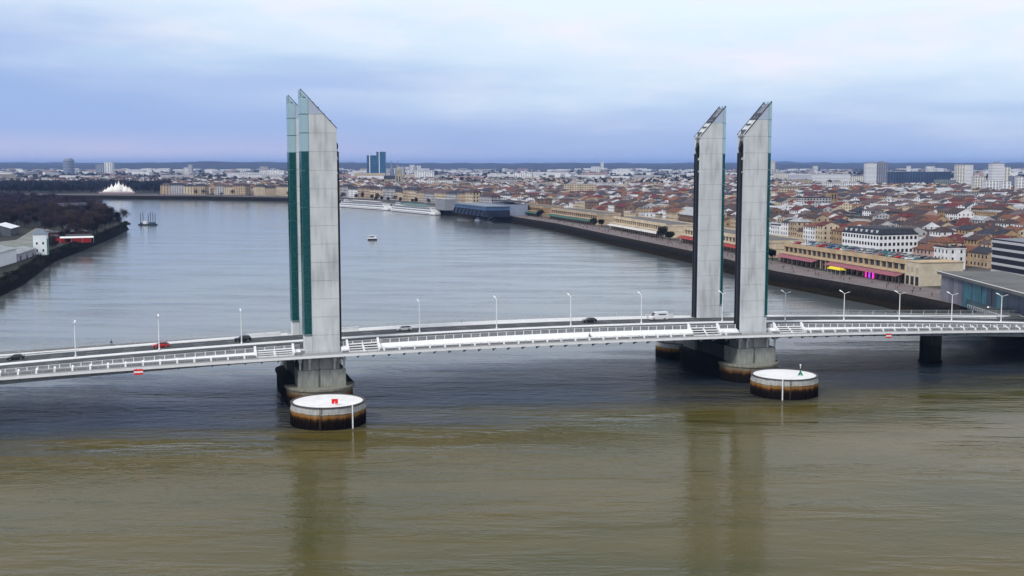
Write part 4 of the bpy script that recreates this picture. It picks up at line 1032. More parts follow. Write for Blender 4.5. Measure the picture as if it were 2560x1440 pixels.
tower('tall white tower with dark balcony column, left half', 2164, 2190, 472, 408, 18, sk, 20, bands=mat('balcony_dark', (.25,.27,.33), .7), cap=4)
tower('tall grey-sided tower next to the white balcony tower', 2190, 2217, 472, 406, 18, skg, 20, cap=3)
tower('long blue-grey glass slab between the two tall towers', 2218, 2376, 472, 429, 18, skb, 14, bw=6)
tower('small grey-green block in front of the blue glass slab', 2340, 2390, 476, 450, 16, mat('slab_green', (.20,.26,.26), .7), 7)
tower('tall cream tower right of the blue glass slab, left part', 2391, 2411, 474, 412, 18, skc, 18)
tower('tall white tower part adjoining the cream one', 2411, 2431, 474, 412, 18, sk, 18, bands=mat('balcony_dark', (.25,.27,.33), .7))
tower('tallest slab of the right-hand cluster with striped windows', 2478, 2508, 486, 409, 18, sk, 20, bands=mat('balcony_dark', (.25,.27,.33), .7), cap=4)
tower('cream neighbour of the striped tower, slightly lower', 2508, 2524, 480, 418, 18, skc, 18)
tower('pale mid-rise block left in the right-hand cluster', 2436, 2462, 490, 442, 16, skc, 12)
tower('grey and white mid-rise block second in the right-hand cluster', 2464, 2496, 492, 452, 16, sk, 11)
tower('white mid-rise block third in the right-hand cluster', 2506, 2526, 494, 453, 16, sk, 11)
tower('white slab at the right edge of the skyline', 2545, 2575, 488, 442, 16, sk, 12)
tower('pale low-rise slab behind the right-hand cluster', 2528, 2548, 482, 440, 16, skg, 11)
# left skyline
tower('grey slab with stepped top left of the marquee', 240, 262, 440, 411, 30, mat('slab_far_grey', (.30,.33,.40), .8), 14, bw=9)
tower('pale slab, right half of the stepped pair', 262, 281, 440, 405, 30, sk, 16, bw=9)
c = Pq(173, 440); Ht = hz_at(396, c[1])-ZL
t_ = thing('round_tower_block', 'grey rounded tower block on the left skyline', 'tower block', (c[0], c[1], ZL))
b = MB(); b.lathe([(25, 0), (25, Ht-8), (20, Ht-8), (20, Ht-2), (14, Ht-2), (14, Ht)], 24); b.build('wall', mat('slab_far_grey', (.30,.33,.40), .8), t_)
for k in range(9): b = MB(); b.lathe([(25.3, 8+k*(Ht-16)/9), (25.3, 11+k*(Ht-16)/9)], 24, cap=False); b.build('window_band', skb, t_)
# twin blue glass towers
for (u0, u1, vt, lab) in ((919, 942, 390, 'left, lower one of the twin blue glass towers'), (943, 965, 381, 'right, taller one of the twin blue glass towers')):
    y = 4300.0; x0 = (u0-1280)/F*y; x1 = (u1-1280)/F*y; Ht = hz_at(vt, y)-ZL
    d = thing('glass_tower', lab, 'office tower', (x0, y, ZL), 0); b = MB(); b.box((0, 0, 0), (x1-x0, 24, Ht)); b.build('facade', mat('blue_glass', (.02,.10,.20), .25, .25, .02), d)
    b = MB(); b.box((-.8, -.8, Ht), (x1-x0+.8, 24.8, Ht+2)); b.build('roof_edge', mat('blue_glass_edge', (.05,.12,.22), .4), d)
    b = MB(); b.box(((x1-x0)*.28, -1.2, 0), ((x1-x0)*.36, 0, Ht+3)); b.build('white_fin', sk, d)
    for k in range(14): b = MB(); b.box((-.3, -.35, (k+1)*Ht/15), (x1-x0+.3, 0, (k+1)*Ht/15+.6)); b.build('floor_line', mat('blue_glass_edge', (.05,.12,.22), .4), d)
# cathedral with twin spires and detached square tower
def spire(label, u, vb, vt, y, wd, m_, crown=False):
    x = (u-1280)/F*y; Ht = hz_at(vt, y)-ZL; d = thing('stone_spire', label, 'church tower', (x, y, ZL))
    if crown:
        b = MB(); b.box((-wd/2, -wd/2, 0), (wd/2, wd/2, Ht*.62)); b.build('shaft', m_, d)
        b = MB(); b.box((-wd*.38, -wd*.38, Ht*.62), (wd*.38, wd*.38, Ht*.84)); b.build('belfry', m_, d)
        b = MB(); b.hexa([(-wd*.36,-wd*.36,Ht*.84),(wd*.36,-wd*.36,Ht*.84),(wd*.36,wd*.36,Ht*.84),(-wd*.36,wd*.36,Ht*.84),(-.6,-.6,Ht),(.6,-.6,Ht),(.6,.6,Ht),(-.6,.6,Ht)]); b.build('cap', m_, d)
        for sx in (-.2, .2): b = MB(); b.box((wd*sx-1.1, -wd/2-.1, Ht*.3), (wd*sx+1.1, -wd/2+.1, Ht*.55)); b.build('window', wdark, d)
    else:
        b = MB(); b.box((-wd/2, -wd/2, 0), (wd/2, wd/2, Ht*.55)); b.build('shaft', m_, d)
        b = MB(); b.tube((0, 0, Ht*.55), (0, 0, Ht), wd*.55, .25, 8); b.build('spire', m_, d)
    keep(x, y, wd+12)
stone = mat('cathedral_stone', (.36,.33,.26), .9, .35, .1)
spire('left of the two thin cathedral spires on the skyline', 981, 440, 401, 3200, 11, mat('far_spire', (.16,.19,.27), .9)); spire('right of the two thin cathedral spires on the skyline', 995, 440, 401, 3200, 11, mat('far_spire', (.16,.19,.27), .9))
spire('square pale stone bell tower below the two spires', 998, 465, 415, 2700, 15, stone, True)
x = (985-1280)/F*2800; t_ = thing('cathedral_nave', 'stone church nave beside the square bell tower', 'church', (x-22, 2800, ZL), .1); keep(x, 2810, 32)
b = MB(); b.box((0, 0, 0), (40, 18, 20)); b.build('wall', stone, t_); b = MB(); b.hexa([(-1,-1,20),(41,-1,20),(41,19,20),(-1,19,20),(-1,8.5,28),(41,8.5,28),(41,9.5,28),(-1,9.5,28)]); b.build('roof', RM['slate grey'], t_)
for i in range(6): b = MB(); b.box((3+i*6.2, -.1, 5), (5.5+i*6.2, .05, 15)); b.build('window', wdark, t_)
# white row of flats on the skyline right of the cathedral
for k, (u, wd, vt) in enumerate(((1006, 16, 417), (1024, 12, 412), (1040, 12, 414))):
    tower(['far white flats, leftmost of the three beside the bell tower', 'far white flats, middle of the three beside the bell tower', 'far white flats, right of the three beside the bell tower'][k], u, u+wd, 432, vt, 20, sk, 10, bw=10)
tower('slim far tower block above the middle of the town', 1502, 1509, 432, 405, 20, sk, 12, bw=8); tower('broad far white block above the middle of the town', 1478, 1500, 436, 416, 20, sk, 8, bw=8)
tower('far pale block above the hangars left of the right towers', 1670, 1700, 450, 438, 20, sk, 6, bw=8)

# pale blocks scattered through the middle town and along the skyline
for k in range(26):
    u = R.choice((R.uniform(880, 1720), R.uniform(1940, 2540), R.uniform(1940, 2540))); y = R.uniform(1150, 2900) if u > 1900 else R.uniform(1900, 3200); x = (u-1280)/F*y
    if bank_dist(x, y) < 170 or any((x-q[0])**2+(y-q[1])**2 < (q[2]+30)**2 for q in SPECIAL): continue
    Ln = R.uniform(30, 75); H = R.choice((12, 15, 18, 22)); a = R.choice((0, .15, -.2, .4)); wk = R.choice(('white', 'white', 'pale grey', 'cream'))
    make_house('apartment_block', '%s flat-roofed block, %d storeys, %s' % (wk, int(H/3), 'between the two pairs of towers, above the quay' if u < 1735 else ('right of the brown church tower, among the roofs' if u > 2085 else 'just right of the right towers, among the roofs')), 'apartment block', (x, y, ZL-.1), a, Ln, 13, H, 0, 'flat', WM[wk], RM[R.choice(('pale grey', 'slate grey'))], int(H/3), int(Ln/4), 'pale flat-roofed blocks among the old roofs', chimneys=0, wins=(2.2, 1.5))
    keep(x, y, Ln/2+6)
for k in range(44):
    u = R.choice((R.uniform(1100, 1735), R.uniform(1935, 2560), R.uniform(320, 700), R.uniform(860, 1100))); y = R.uniform(3600, 7600); x = (u-1280)/F*y
    tallb = R.random() < .4; Ln = R.uniform(18, 30) if tallb else R.uniform(50, 120); H = R.uniform(34, 52) if tallb else R.uniform(16, 30)
    wk = R.choice(('white', 'white', 'pale grey'))
    make_house('far_block', '%s %s far off on the skyline, %s' % (wk, 'tower block' if tallb else 'long slab block', 'left of the left towers' if u < 715 else ('between the two pairs of towers' if u < 1740 else 'right of the right towers')), 'tower block', (x, y, ZL-.1), R.choice((0, .2, -.3)), Ln, 16, H, 0, 'flat', WM[wk], RM['pale grey'], int(H/4), max(3, int(Ln/7)), 'far blocks of flats on the skyline', chimneys=0, wins=(3.2, 2))
# ------------------------------------------------------------------ houses
TA = math.atan2(774, -177)                    # direction of the right bank
def uvw(f):
    # metres along the wall and height
    a = Vector(f[0]); d = Vector((f[1][0]-a.x, f[1][1]-a.y, 0)).normalized()
    return [((Vector(p)-a).dot(d), p[2]) for p in f]
def stuff_wall_mat(name='distant_wall', keys=('cream','honey stone','sand','white','pale grey','pinkish','cream','white','brown','white')):
    m = bpy.data.materials.new(name); m.use_nodes = True; t = m.node_tree; p = t.nodes['Principled BSDF']; p.inputs['Roughness'].default_value = .9
    g = t.nodes.new('ShaderNodeNewGeometry'); r = t.nodes.new('ShaderNodeValToRGB'); t.links.new(g.outputs['Random Per Island'], r.inputs[0]); cr = r.color_ramp; cr.interpolation = 'CONSTANT'
    cols = [WALLS[k] for k in keys]
    while len(cr.elements) < len(cols): cr.elements.new(.5)
    for i, (e, c) in enumerate(zip(cr.elements, cols)): e.position = i/len(cols); e.color = (*c, 1)
    u = t.nodes.new('ShaderNodeUVMap'); s = t.nodes.new('ShaderNodeSeparateXYZ'); t.links.new(u.outputs[0], s.inputs[0])
    fx = mth(t, 'FRACT', mth(t, 'DIVIDE', s.outputs[0], 2.9)); fz = mth(t, 'FRACT', mth(t, 'DIVIDE', s.outputs[1], 3.2))
    a = mth(t, 'MULTIPLY', mth(t, 'GREATER_THAN', fx, .32), mth(t, 'LESS_THAN', fx, .68)); b = mth(t, 'MULTIPLY', mth(t, 'GREATER_THAN', fz, .25), mth(t, 'LESS_THAN', fz, .78))
    mx = t.nodes.new('ShaderNodeMix'); mx.data_type = 'RGBA'; t.links.new(mth(t, 'MULTIPLY', a, b), mx.inputs[0]); t.links.new(r.outputs[0], mx.inputs[6]); mx.inputs[7].default_value = (.03,.03,.04,1)
    t.links.new(mx.outputs[2], p.inputs['Base Color']); return m
def stuff_roof_mat(name='distant_roof', keys=('orange tiled','brown tiled','faded tiled','dark red tiled','brown tiled','faded tiled','slate grey','brown tiled','pale grey','slate grey')):
    m = bpy.data.materials.new(name); m.use_nodes = True; t = m.node_tree; p = t.nodes['Principled BSDF']; p.inputs['Roughness'].default_value = .9
    g = t.nodes.new('ShaderNodeNewGeometry'); r = t.nodes.new('ShaderNodeValToRGB'); t.links.new(g.outputs['Random Per Island'], r.inputs[0]); cr = r.color_ramp; cr.interpolation = 'CONSTANT'
    cols = [ROOFS[k] for k in keys]
    while len(cr.elements) < len(cols): cr.elements.new(.5)
    for i, (e, c) in enumerate(zip(cr.elements, cols)): e.position = i/len(cols); e.color = (*c, 1)
    n = t.nodes.new('ShaderNodeTexNoise'); n.inputs['Scale'].default_value = .4; n.inputs['Detail'].default_value = 4; t.links.new(g.outputs['Position'], n.inputs['Vector'])
    h = t.nodes.new('ShaderNodeVectorMath'); h.operation = 'SCALE'; t.links.new(r.outputs[0], h.inputs[0]); t.links.new(mth(t, 'ADD', mth(t, 'MULTIPLY', n.outputs['Fac'], 1.0), .5), h.inputs['Scale'])
    t.links.new(h.outputs[0], p.inputs['Base Color']); return m
HS = []
ca, sa = math.cos(TA), math.sin(TA)
def zone_angle(y): return TA if y < 1500 else (TA+.35 if y < 2300 else TA-.5)
period = 46.0
bidx = 0
for zone, (ylo, yhi, ang) in enumerate(((430, 1500, TA), (1500, 2250, TA+.42), (2250, 3600, TA-.3))):
    c_, s_ = math.cos(ang), math.sin(ang)
    for ib in range(-90, 90):
        for half in (0, 1):
            bb = ib*period+(12 if half else -3)+(11 if half else 0)
            aa = -4200.0+R.uniform(0, 20)
            while aa < 4200:
                W = (R.uniform(8, 16) if R.random() < .85 else R.uniform(18, 34)) if zone else R.uniform(10, 20) if R.random() < .85 else R.uniform(22, 38)
                aa += W/2; x = aa*c_+bb*s_; y = aa*s_-bb*c_
                aa += W/2
                if R.random() < .085: aa += 11
                if y < ylo or y >= yhi or abs(x) > .455*y+40: continue
                dd = bank_dist(x, y)
                if dd < 100: continue
                if y < 2700 and x < -.29*y: continue
                if any((x-k[0])**2+(y-k[1])**2 < (k[2]+W*.3)**2 for k in SPECIAL): continue
                if R.random() < .06: continue
                D = R.uniform(10, 14); D = D if W < 18 else D*1.25
                H = R.choice((4.5, 6, 6.5, 7.5, 9, 9.5, 12, 13) if zone else (6, 7.5, 9, 9.5, 12, 12.5, 13))*(1 if W < 18 else .9)*R.uniform(.9, 1.12); kind = R.choices(('gable', 'hip', 'flat'), (6, 2.6, 1.2 if W < 18 else 4))[0]
                rh = D*.5*R.uniform(.38, .55)
                HS.append((x, y, ang+(math.pi if half else 0), W, D, H, rh, kind, dd))
HS.sort(key=lambda h: -(h[3]+8)/h[1])
NIND = 255
ind = [h for h in HS if abs(h[0]) < .44*h[1]][:NIND]; inds = set(map(id, ind))
rest = [h for h in HS if id(h) not in inds]
# name them by what stands in front of them and their place from left to right
def place_words(x, y, dd):
    u = proj((x, y, ZL))[0]
    row = int((dd-90)/46)
    rows = ['the street facing the hangars', 'the second street back', 'the third street back', 'the fourth street back', 'the fifth street back', 'the sixth street back', 'the seventh street back']
    r_ = rows[row] if row < 7 else 'the far streets'
    col = 'left of the right towers' if u < 1735 else ('between the right towers' if u < 1925 else ('above the nearest hangar' if u < 2100 else ('behind the white mansard block' if u < 2290 else ('above the gallery roof' if u < 2440 else 'near the right edge'))))
    return u, r_, col
groups = {}
for h in ind:
    x, y, ang, W, D, H, rh, kind, dd = h
    wk = R.choices(list(WALLS), (6, 4, 3, 5, 4, 2, 2))[0]; rk = R.choices(list(ROOFS), (4, 5, 4, 2.5, 3, 1))[0]
    if kind == 'flat': rk = R.choice(('pale grey', 'slate grey'))
    u, r_, col = place_words(x, y, dd)
    groups.setdefault((r_, col), []).append((u, h, wk, rk))
used = {}
for (r_, col), L_ in groups.items():
    L_.sort(key=lambda e: e[0])
    cnt = {}
    for u, h, wk, rk in L_:
        x, y, ang, W, D, H, rh, kind, dd = h
        size = 'broad' if W > 18 else ('narrow' if W < 10 else '')
        key = (wk, rk, kind, size); cnt[key] = cnt.get(key, 0)+1; k = cnt[key]
        fl = 1 if H < 5 else (2 if H < 7 else (3 if H < 10 else 4))
        ordn = ['', 'second ', 'third ', 'fourth ', 'fifth ', 'sixth '][min(k-1, 5)]
        lab = '%s%s%s house, %s %s roof, %s %s' % (ordn, size+' ' if size else '', wk, rk if rk != 'pale grey' else 'grey', 'flat' if kind == 'flat' else ('hipped' if kind == 'hip' else 'gabled'), 'in '+r_, col)
        ws = lab.split()
        if len(ws) > 16: lab = lab.replace('the right towers', 'towers').replace('the white mansard block', 'the white block').replace('facing the hangars', 'by the hangars')
        lab = ' '.join(lab.split()[:16])
        make_house('town_house', lab, 'house', (x, y, ZL-.1), ang, W, D, H, rh, kind, WM[wk], RM[rk], max(1, int(H/3)), max(2, int(W/3)), 'terraced houses of the old town', chimneys=R.choice((0, 1, 1, 2)), cornice=(H > 8 and R.random() < .5))
def emit_stuff(name, hs, label):
    bw = MB(); br = MB(); 
    for x, y, ang, W, D, H, rh, kind, dd in hs:
        wl, rf = house_geo(W, D, H, rh, kind); c_, s_ = math.cos(ang), math.sin(ang)
        n = len(bw.v)
        # one connected island for the walls
        idx = {}
        for f in wl:
            fi = []
            for p in f:
                if p not in idx: idx[p] = len(bw.v); bw.v.append((x+p[0]*c_-p[1]*s_, y+p[0]*s_+p[1]*c_, ZL-.2+p[2]))
                fi.append(idx[p])
            bw.f.append(tuple(fi)); bw.m.append(0); bw.uv.append(uvw(f))
        idx = {}
        for f in rf:
            fi = []
            for p in f:
                if p not in idx: idx[p] = len(bw.v); bw.v.append((x+p[0]*c_-p[1]*s_, y+p[0]*s_+p[1]*c_, ZL-.2+p[2]))
                fi.append(idx[p])
            bw.f.append(tuple(fi)); bw.m.append(1); bw.uv.append(None)
    bw.build(name, [swm, srm], kind='stuff', label=label, category='houses')
swm, srm = stuff_wall_mat(), stuff_roof_mat()
emit_stuff('old_town_houses', rest, 'mass of tiled roofs and cream walls of the old town beyond the first streets')
# outskirts: small roofs and blocks down to the hills
far = []
for i in range(6800):
    y = 3600+(R.random()**1.3)*6800; x = R.uniform(-.47, .47)*y
    big = R.random() < .16
    W = R.uniform(40, 110) if big else R.uniform(14, 36); D = R.uniform(14, 22)
    H = (R.uniform(10, 24) if R.random() < .4 else R.uniform(6, 12)) if big else R.uniform(4, 9)
    far.append((x, y, R.choice((0, .3, -.4, 1.2)), W, D, H, D*.22, 'flat' if big else R.choice(('gable', 'hip')), 999))
for i in range(900):   # left skyline beyond the park
    y = R.uniform(2650, 3600); x = -R.uniform(.22, .47)*y
    if R.random() < .5 or True: far.append((x, y, R.uniform(0, 3), R.uniform(12, 30), 12, R.uniform(6, 14), 3, R.choice(('gable', 'hip', 'flat')), 999))
swm = stuff_wall_mat('outskirts_wall', ('white','pale grey','white','cream','pale grey','white','pinkish','white')); srm = stuff_roof_mat('outskirts_roof', ('pale grey','slate grey','brown tiled','slate grey','faded tiled','slate grey','brown tiled','pale grey'))
emit_stuff('outskirts_houses', far, 'scattered pale buildings of the outskirts below the wooded hills')
print('houses', len(HS), len(rest))
# ------------------------------------------------------------------ river-front facades further upstream
fl = off([p for p in resample(RB, 30) if -1250 < p[0] < -20 and p[1] > 1250], 5.05+84)
fl2 = resample(fl, 6); acc = 0; i = 0; nfac = 0
while i < len(fl2)-8:
    W = R.choice((18, 24, 30, 36)); n = max(2, int(W/6)); p0_, p1_ = fl2[i], fl2[min(i+n, len(fl2)-1)]
    u = proj((*p0_, ZL))[0]
    a, Ln_ = frame(p1_, p0_) ; i += n
    if R.random() < .10: i += 3
    if not (418 < u < 1260): continue
    wk = R.choices(('cream', 'pale grey', 'sand', 'white'), (6, 3, 4, 1))[0]; rk = R.choice(('slate grey', 'brown tiled', 'slate grey', 'faded tiled')); H = R.uniform(12.5, 18.5)
    m0 = ((p0_[0]+p1_[0])/2, (p0_[1]+p1_[1])/2)
    nfac += 1
    side = 'left of the left towers' if u < 715 else ('beyond the cruise ships' if u < 1095 else 'behind the glass pavilion')
    make_house('quayside_building', '%s facade, %s roof, %s on far quay, %s' % (wk, rk if rk != 'slate grey' else 'slate', (ORD+['thirteenth','fourteenth'])[min(nfac-1, 11)] if nfac < 13 else 'further', side), 'building',
               (m0[0], m0[1], ZL-.1), a+math.pi, Ln_*.97, 14, H, 4.0, 'hip', WM[wk], RM[rk], 4, max(3, int(Ln_/4.6)), 'classical stone facades along the far quay', chimneys=2, cornice=True, wins=(1.9, 3.0))
# ------------------------------------------------------------------ glass pavilion on the quay (far end of the hangars)
p0, p1 = Pq(1098, 534), Pq(1180, 546)
a, Ln = frame(p0, p1)
d = thing('glass_pavilion', 'low dark glass quay building with pale blue upper storey and diagonal struts', 'building', (p0[0]+16, p0[1]+28, ZL), a)
b = MB(); b.box((0, 0, 0), (Ln, 24, 7)); b.build('ground_storey', mat('pavilion_dark', (.012,.018,.04), .3, .4, .1), d)
b = MB(); b.box((Ln*.08, -2.5, 7), (Ln, 24, 10.6)); b.build('upper_storey', mat('pavilion_blue', (.06,.12,.24), .3, .4, .08), d)
b = MB(); b.box((Ln*.06, -3.2, 10.6), (Ln+1, 25, 11.4)); b.build('roof', mat('pavilion_roof', (.16,.21,.28), .6, .2, .1), d)
for k in range(22): x = Ln*.1+Ln*.88*k/21; b = MB(); b.box((x-1.2, -2.6, 7.8), (x+1.2, -2.45, 10)); b.build('window', mat('pavilion_window', (.02,.05,.12), .15), d)
for k in range(9): x = Ln*k/9; b = MB(); b.hexa([(x,-3,0),(x+1.4,-3,0),(x+1.4,-1,0),(x,-1,0),(x+8,-2.6,7),(x+9.2,-2.6,7),(x+9.2,-1,7),(x+8,-1,7)]); b.build('strut', mat('strut_grey', (.06,.09,.16), .5), d)
p0, p1 = Pq(1188, 534), Pq(1232, 542); a, Ln = frame(p0, p1)
d = thing('quay_office', 'pale grey-blue office block with rows of windows at the end of the glass pavilion', 'building', (p0[0]+18, p0[1]+26, ZL), a)
b = MB(); b.box((0, 0, 0), (Ln, 20, 12)); b.build('wall', mat('office_blue_grey', (.24,.28,.38), .8, .15, .2), d)
b = MB(); b.box((-.4, -.4, 14), (Ln+.4, 20.4, 14.8)); b.build('roof', RM['slate grey'], d)
for f in range(3):
    for k in range(9): x = Ln*(k+.5)/9; b = MB(); b.box((x-1.2, -.1, 1.5+f*4.4), (x+1.2, .05, 4.2+f*4.4)); b.build('window', wdark, d)
p0, p1 = Pq(1071, 524), Pq(1094, 527); a, Ln = frame(p0, p1)
d = thing('concrete_store', 'plain grey cube building on the quay behind the second cruise ship', 'building', (p0[0]+8, p0[1]+10, ZL), a)
b = MB(); b.box((0, 0, 0), (Ln, 16, 13)); b.build('wall', mat('store_grey', (.24,.25,.28), .85, .2, .2), d); b = MB(); b.box((-.3, -.3, 13), (Ln+.3, 16.3, 13.5)); b.build('roof', RM['pale grey'], d)

# white lit marquee tents on the far quay
c = at(298, 483, ZL)
tent = mat('marquee_fabric', (.78,.76,.72), .7, emit=(1, .93, .78, .02))
d = thing('marquee', 'large white peaked marquee, brightly lit, on the far quay left of the facades', 'tent', (c.x, c.y, ZL))
b = MB()
TP = [(-14, 0, 9, 17), (-7, 3, 8, 20), (0, -1, 10, 23), (7, 2, 8, 18), (13, 0, 8, 15), (-21, 1, 7, 12), (19, 1, 7, 12), (25, -1, 5, 9), (-27, 0, 5, 8), (3, 8, 7, 16)]
for (x, y, r_, h) in TP:
    b.lathe([(r_, 0), (r_*.98, h*.3), (r_*.7, h*.52), (r_*.25, h*.75), (.4, h)], 12, (x, y, 0))
b.build('canopy', tent, d, kind='stuff')
b = MB()
for (x, y, _, h) in TP: b.tube((x, y, 0), (x, y, h+3), .3, .2, 6)
b.build('mast', grail, d, kind='stuff')
b = MB(); b.box((-34, -14, 0), (34, -13, 3)); b.build('fence_panel', mat('marquee_pink', (.42,.30,.33), .8), d)

# ------------------------------------------------------------------ trees
def twig_mesh(seed, rx, rz, zc, n, ln=1.5, wd=.12, up=.4):
    r = random.Random(seed); b = MB()
    blobs = [(Vector((r.uniform(-.55, .55)*rx, r.uniform(-.55, .55)*rx, zc+r.uniform(-.5, .55)*rz)), r.uniform(.35, .6)*rx) for _ in range(9)]
    for i in range(n):
        c, rr = r.choice(blobs); d = Vector((r.gauss(0, 1), r.gauss(0, 1), r.gauss(0, .8))).normalized()
        p = c+d*rr*r.random()**.4
        q = (d+Vector((r.gauss(0, .5), r.gauss(0, .5), up+r.gauss(0, .4)))).normalized()*ln*r.uniform(.5, 1.2)
        s_ = q.orthogonal().normalized()*wd*r.uniform(.6, 1.5)
        b.face([p-s_, p+s_, p+q])
    return b
def limb_mesh(seed, h, r0, nb=7):
    r = random.Random(seed); b = MB(); top = Vector((r.uniform(-.4, .4), r.uniform(-.4, .4), h*.55)); b.tube((0, 0, -.5), top, r0, r0*.55, 7)
    for i in range(nb):
        g = 2*math.pi*i/nb+r.random(); f = r.uniform(.5, 1); p = Vector((top.x*f, top.y*f, h*.55*f)); q = p+Vector((math.cos(g)*h*.24, math.sin(g)*h*.24, h*r.uniform(.2, .38)))
        b.tube(p, q, r0*.4, r0*.12, 5, caps=False)
        for k in range(2): g2 = g+r.uniform(-.9, .9); b.tube(p.lerp(q, .6), p.lerp(q, .6)+Vector((math.cos(g2)*h*.12, math.sin(g2)*h*.12, h*.14)), r0*.18, r0*.06, 4, caps=False)
    return b
barkm = mat('bark', (.035,.028,.026), .95)
TWIG = [mat('twigs_'+n, c, .95, .5, .15) for n, c in (('purple', (.034,.019,.028)), ('brown', (.055,.036,.028)), ('dark', (.018,.016,.019)))]
leafm = mat('evergreen_leaves', (.018,.030,.012), .8, .6, .5); leafl = mat('quay_tree_leaves', (.010,.014,.008), .8, .6, .5)
TREES = []
for k in range(4):
    h = (11, 13, 9, 12)[k]
    TREES.append((limb_mesh(40+k, h, .28).mesh('trunk', barkm), twig_mesh(60+k, h*.36, h*.33, h*.62, 1100, 1.5, .10).mesh('crown', TWIG[k % 3]), h))
EG = []
for k in range(3):
    h = (8, 9, 7)[k]; EG.append((limb_mesh(80+k, h, .25, 5).mesh('trunk', barkm), twig_mesh(90+k, h*.42, h*.30, h*.62, 1500, .55, .32, .1).mesh('crown', leafl), h))
def put_tree(kind, x, y, z, label, group, sc_=1.0, name='bare_tree'):
    tr, cr_, h = kind; d = thing(name, label, 'tree', (x, y, z), R.uniform(0, 6.28), group); d.scale = (sc_, sc_, sc_*R.uniform(.9, 1.1))
    link('trunk', tr, d); link('crown', cr_, d); return d
def inside_left(x, y): return bank_dist(x, y, LBs) < -7
LBs = [p for p in LB if p[0] > -3100]
cand = []
for i in range(2600):
    y = R.uniform(760, 2000); x = R.uniform(-.50*y, -250)
    dd = -bank_dist(x, y, LBs)
    if dd < 5: continue
    u, v = proj((x, y, ZL))
    if u < -30: continue
    if y < 930 and dd > 20: continue       # open yard near the sheds
    if 930 < y < 1010 and x < -375: continue
    if any((x-q[0])**2+(y-q[1])**2 < 36 for q in cand[-400:]): continue
    cand.append((x, y, dd))
cand.sort(key=lambda q: q[1])
near_t, far_t = cand[:210], cand[210:]
for n_, (x, y, dd) in enumerate(near_t):
    u, v = proj((x, y, ZL)); where = 'at the water edge' if dd < 18 else ('along the left bank' if dd < 60 else 'in the wood of the left bank')
    hh = R.uniform(.9, 1.45)*(.6 if y < 900 else 1)
    kt = R.randrange(4); col_ = ('purple', 'brown', 'black-brown', 'purple')[kt]; sz = 'tall' if hh > 1.25 else ('low' if hh < .95 else 'mid-sized')
    near_ = 'by the red huts' if 110 < u < 245 and v > 560 else ('near the white tower house' if u < 125 and v > 560 else ('in front of the long block with dormers' if 120 < u < 250 else ('at the tip of the bank' if u > 285 else ('behind the maroon roof shed' if u < 90 else 'on the wooded bank'))))
    put_tree(TREES[kt], x, y, ZL-1.5 if dd < 10 else ZL, '%s bare %s tree %s %s' % (sz, col_, where.replace('in the wood of the left bank', 'in the wood').replace('along the left bank', 'on the bank'), near_), 'bare trees on the left bank', hh)
def stuff_trees(name, pts, label, seed, per=160, mat_=None, h0=11, wd=.35, ln=2.2):
    r = random.Random(seed); protos = [twig_mesh(seed+k, h0*.38, h0*.36, h0*.55, per, ln, wd) for k in range(6)]
    me = bpy.data.meshes.new(name); vs_, fs = [], []
    for (x, y, s_) in pts:
        pr_ = r.choice(protos); g = r.uniform(0, 6.28); c_, sn = math.cos(g)*s_, math.sin(g)*s_; n = len(vs_)
        vs_.extend([(x+p[0]*c_-p[1]*sn, y+p[0]*sn+p[1]*c_, ZL+p[2]*s_) for p in pr_.v]); fs.extend([tuple(n+i for i in f) for f in pr_.f])
    me.from_pydata(vs_, [], fs); me.materials.append(mat_); link(name, me, kind='stuff', label=label, category='trees')
stuff_trees('left_bank_wood', [(x, y, R.uniform(.8, 1.3)) for x, y, dd in far_t], 'dense bare winter wood behind the first trees of the left bank', 5, 260, TWIG[0], 12, .3, 2.0)
# the dark park across the water on the left and the leafless rows in front of the facades
pts = []
for i in range(900):
    u = R.uniform(-60, 425); 
    y = R.uniform(2240, 2650); x = (u-1280)/F*y
    if bank_dist(x, y) < 90 or abs(u-298) < 42 and y < 2500: continue
    pts.append((x, y, R.uniform(1.1, 1.9)))
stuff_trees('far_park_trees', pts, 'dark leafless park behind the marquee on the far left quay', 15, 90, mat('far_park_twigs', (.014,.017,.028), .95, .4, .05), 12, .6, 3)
pts = []
for i in range(1150):
    u = R.uniform(-60, 860) if R.random() < .4 else R.uniform(860, 2600); y = 2900+R.random()**1.1*6000; x = (u-1280)/F*y
    for k in range(R.randint(2, 7)): pts.append((x+R.gauss(0, 60), y+R.gauss(0, 60), R.uniform(.8, 1.8)))
stuff_trees('outskirts_trees', pts, 'dark tree clumps scattered between the far suburbs and the hills', 25, 34, mat('far_tree_foliage', (.014,.022,.026), .95, .4, .02), 11, 1.3, 4)
pts = []
for h in rest[::16]:
    a_ = R.uniform(0, 6.28); pts.append((h[0]+11*math.cos(a_), h[1]+11*math.sin(a_), R.uniform(.6, 1.1)))
stuff_trees('courtyard_trees', pts, 'dark courtyard trees showing between the roofs of the old town', 35, 110, mat('courtyard_foliage', (.016,.022,.012), .95, .4, .2), 10, .45, 1.8)
# row of trees in front of the far facades
tl = resample(off([p for p in resample(RB, 30) if -1250 < p[0] < -60 and p[1] > 1250], 5.05+40), 17)
for (x, y) in tl:
    u = proj((x, y, ZL))[0]
    if u < 440 or 600 < u < 715 or u > 1080 or R.random() < .25: continue
    put_tree(R.choice(TREES), x+R.uniform(-5, 5), y+R.uniform(-5, 5), ZL, 'dark leafless quay tree %s' % ('beyond the cruise ships' if u > 850 else 'in front of the facades on the far left quay'), 'leafless trees in front of the far facades', R.uniform(.7, 1.0))
